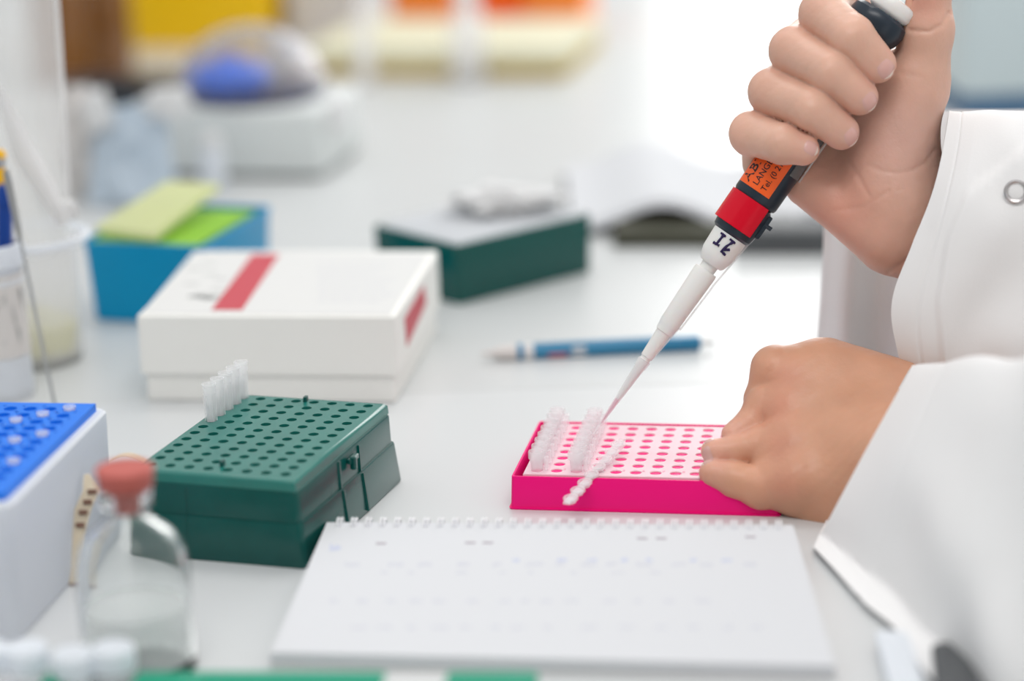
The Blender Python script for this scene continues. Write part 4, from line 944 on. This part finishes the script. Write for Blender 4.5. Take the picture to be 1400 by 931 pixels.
def wrR(t, a, p):
    f = 0; v = Vector((p[0]*.006, p[1]*.006, p[2]*.006))
    qa, qb = -p[0]*.5+p[1]*.85, p[0]*.85+p[1]*.5; f += 16*noise.noise(Vector((qa*.0035, qb*.015, p[2]*.006)))*min(1, t*4+.2)
    d_ = (p[0]*.75+p[1]*.35); f += 11*math.sin(d_*.035+3*noise.noise(v*1.2))*min(1, t*2.5)*max(0, math.cos(a-1.2))
    if p[2] < 60:
        PL = ((1430, 190), (1372, 228), (1325, 264), (1296, 330), (1282, 410), (1290, 520)); best = 1e9; sg = 0
        for A, B in zip(PL[:-1], PL[1:]):
            ax_, ay_ = B[0]-A[0], B[1]-A[1]; u = max(0, min(1, ((p[0]-A[0])*ax_+(p[1]-A[1])*ay_)/(ax_*ax_+ay_*ay_))); dx_, dy_ = p[0]-A[0]-u*ax_, p[1]-A[1]-u*ay_; q = math.hypot(dx_, dy_)
            if q < best: best = q; sg = 1 if (ax_*dy_-ay_*dx_) < 0 else -1
        f += 6*max(0, min(1, .5+sg*best/9))*math.exp(-best/160)*(1 if p[2] < 20 else (60-p[2])/40)
        f -= 1.8*math.exp(-((p[1]-316)/2.5)**2)*(p[0] < 1300)
    f -= 1.6*math.exp(-((t-.115)/.006)**2)
    return f
# right sleeve: loose cuff, opening from (1290,155) to (1240,500)
ST = [(1298, 150, 1238, 520, 40, 92), (1334, 152, 1292, 545, 36, 104), (1400, 152, 1340, 560, 40, 120), (1500, 150, 1450, 590, 50, 130), (1700, 150, 1660, 640, 60, 150), (1990, 80, 1960, 620, 60, 175)]
oR, GR = sleeve('right_sleeve', ST, DH, wrR, bulge=36)
oR.name = 'sleeve'
def wrL(t, a, p):
    v = Vector((p[0]*.004, p[1]*.004, p[2]*.004)); f = 14*noise.noise(v*1.3+Vector((7, 2, 0)))*min(1, t*3+.15)
    f += 8*math.sin((p[0]-.7*p[1])*.018+2.5*noise.noise(v))*min(1, t*2); f -= 1.5*math.exp(-((t-.2)/.006)**2); return f
ST = [(1247, 500, 1112, 748, -75, 84), (1305, 487, 1190, 838, -235, 105), (1400, 480, 1288, 948, -440, 120), (1530, 470, 1420, 1050, -640, 140), (1800, 420, 1720, 1120, -820, 190)]
oL, GL = sleeve('sleeve', ST, DL, wrL)
# coat hanging panel behind the wrist (coat front)
def panel():
    NU, NV = 80, 70; G = np.zeros((2, NU+1, NV+1, 3)); D = 1.24
    for i in range(NU+1):
        for j in range(NV+1):
            u, v = i/NU, j/NV; x = 1120+520*u; y = 150+520*v
            z = 22*math.sin(u*38+1.6*math.sin(v*3)+.3)*(1-.4*u)-30*u+10*noise.noise(Vector((u*5, v*4, 1)))
            G[0, i, j] = (x+5*math.sin(v*6)-(8*(v-.5))*(1-u), y, z); G[1, i, j] = G[0, i, j]+np.array([0, 0, 4])
    V = PXD(G.reshape(-1, 3), D); n1 = (NU+1)*(NV+1); Fc = []
    for i in range(NU):
        for j in range(NV): a = i*(NV+1)+j; Fc += [(a, a+1, a+NV+2, a+NV+1), (n1+a, n1+a+NV+1, n1+a+NV+2, n1+a+1)]
    for i in range(NU): a = i*(NV+1); Fc += [(a, a+NV+1, n1+a+NV+1, n1+a), (a+NV, n1+a+NV, n1+a+2*NV+1, a+2*NV+1)]
    for j in range(NV): Fc += [(j, n1+j, n1+j+1, j+1), (NU*(NV+1)+j, NU*(NV+1)+j+1, n1+NU*(NV+1)+j+1, n1+NU*(NV+1)+j)]
    pbuild(MB().add(list(V), Fc), 'coat_front', 'coat', smooth=60)
panel()
# coat trunk (outside the frame)
b = MB(); R = []
for z, rx, ry, cx_ in ((-.30, .15, .25, .64), (-.1, .140, .235, .63), (.1, .135, .225, .62), (.25, .135, .225, .61), (.36, .115, .20, .60), (.42, .08, .12, .59), (.45, .068, .072, .585)):
    R.append([(cx_+rx*math.cos(a)*(1+.03*math.sin(7*a)), .84+ry*math.sin(a), z) for a in [2*math.pi*k/64 for k in range(64)]])
b.loft(R, True, False); pbuild(b, 'coat_body', 'coat')
for el, sh in ((el_R, sh_R), (el_L, sh_L)):
    b = MB(); b.tube([tuple(el+(el-sh)*.15), tuple((el+sh)/2), tuple(sh), tuple(sh+np.array([.03, 0, .02]))], [.07, .074, .08, .065], 28); pbuild(b, 'upper_sleeve', 'coat')
for w_, el, k0_, r0_, r1_ in ((wr_R, el_R, .55, .060, .072), (wr_L, el_L, .6, .058, .072)):
    b = MB(); b.tube([tuple(w_+(el-w_)*k0_), tuple(w_+(el-w_)*.8), tuple(el+(el-w_)*.08)], [r0_, (r0_+r1_)/2, r1_], 28); pbuild(b, 'elbow_sleeve', 'coat')
# hair
V_, Q_ = surface_net(lambda p: np.maximum(sd_ell(p, (.56, .84, .64), (.108, .087, .115)), -sd_ell(p, (.46, .84, .59), (.075, .09, .085))), (.43, .73, .50), (.69, .95, .78), .008)
pbuild(MB().add(list(V_), [tuple(q) for q in Q_]), 'hair', 'hair', smooth=80)
# snap button on the right sleeve
def snap(px, py):
    P3 = GR[0].reshape(-1, 3); front = P3[P3[:, 2] < 20]; k = np.argmin((front[:, 0]-px)**2+(front[:, 1]-py)**2); z = front[k, 2]-9
    b = MB(); b.lathe([(0, .0052), (.0008, .0054), (.0014, .0046), (.0010, .0036)], 30, cap0=False, cap1=False)
    c = PXD([(px, py, z)], DH)[0]; n_ = -ray(px, py); q = Vector(n_).to_track_quat('Z', 'Y').to_matrix(); Mq = np.array(q)
    b.v = [tuple(c+Mq@np.array(v)) for v in b.v]; pbuild(b, 'snap_button', 'mirror')
    b = MB(); b.lathe([(-.001, .0036), (.0006, .0034), (.0009, .002), (.0010, .0002)], 24); b.v = [tuple(c+Mq@np.array(v)) for v in b.v]; pbuild(b, 'snap_centre', 'coat')
snap(1389, 262)
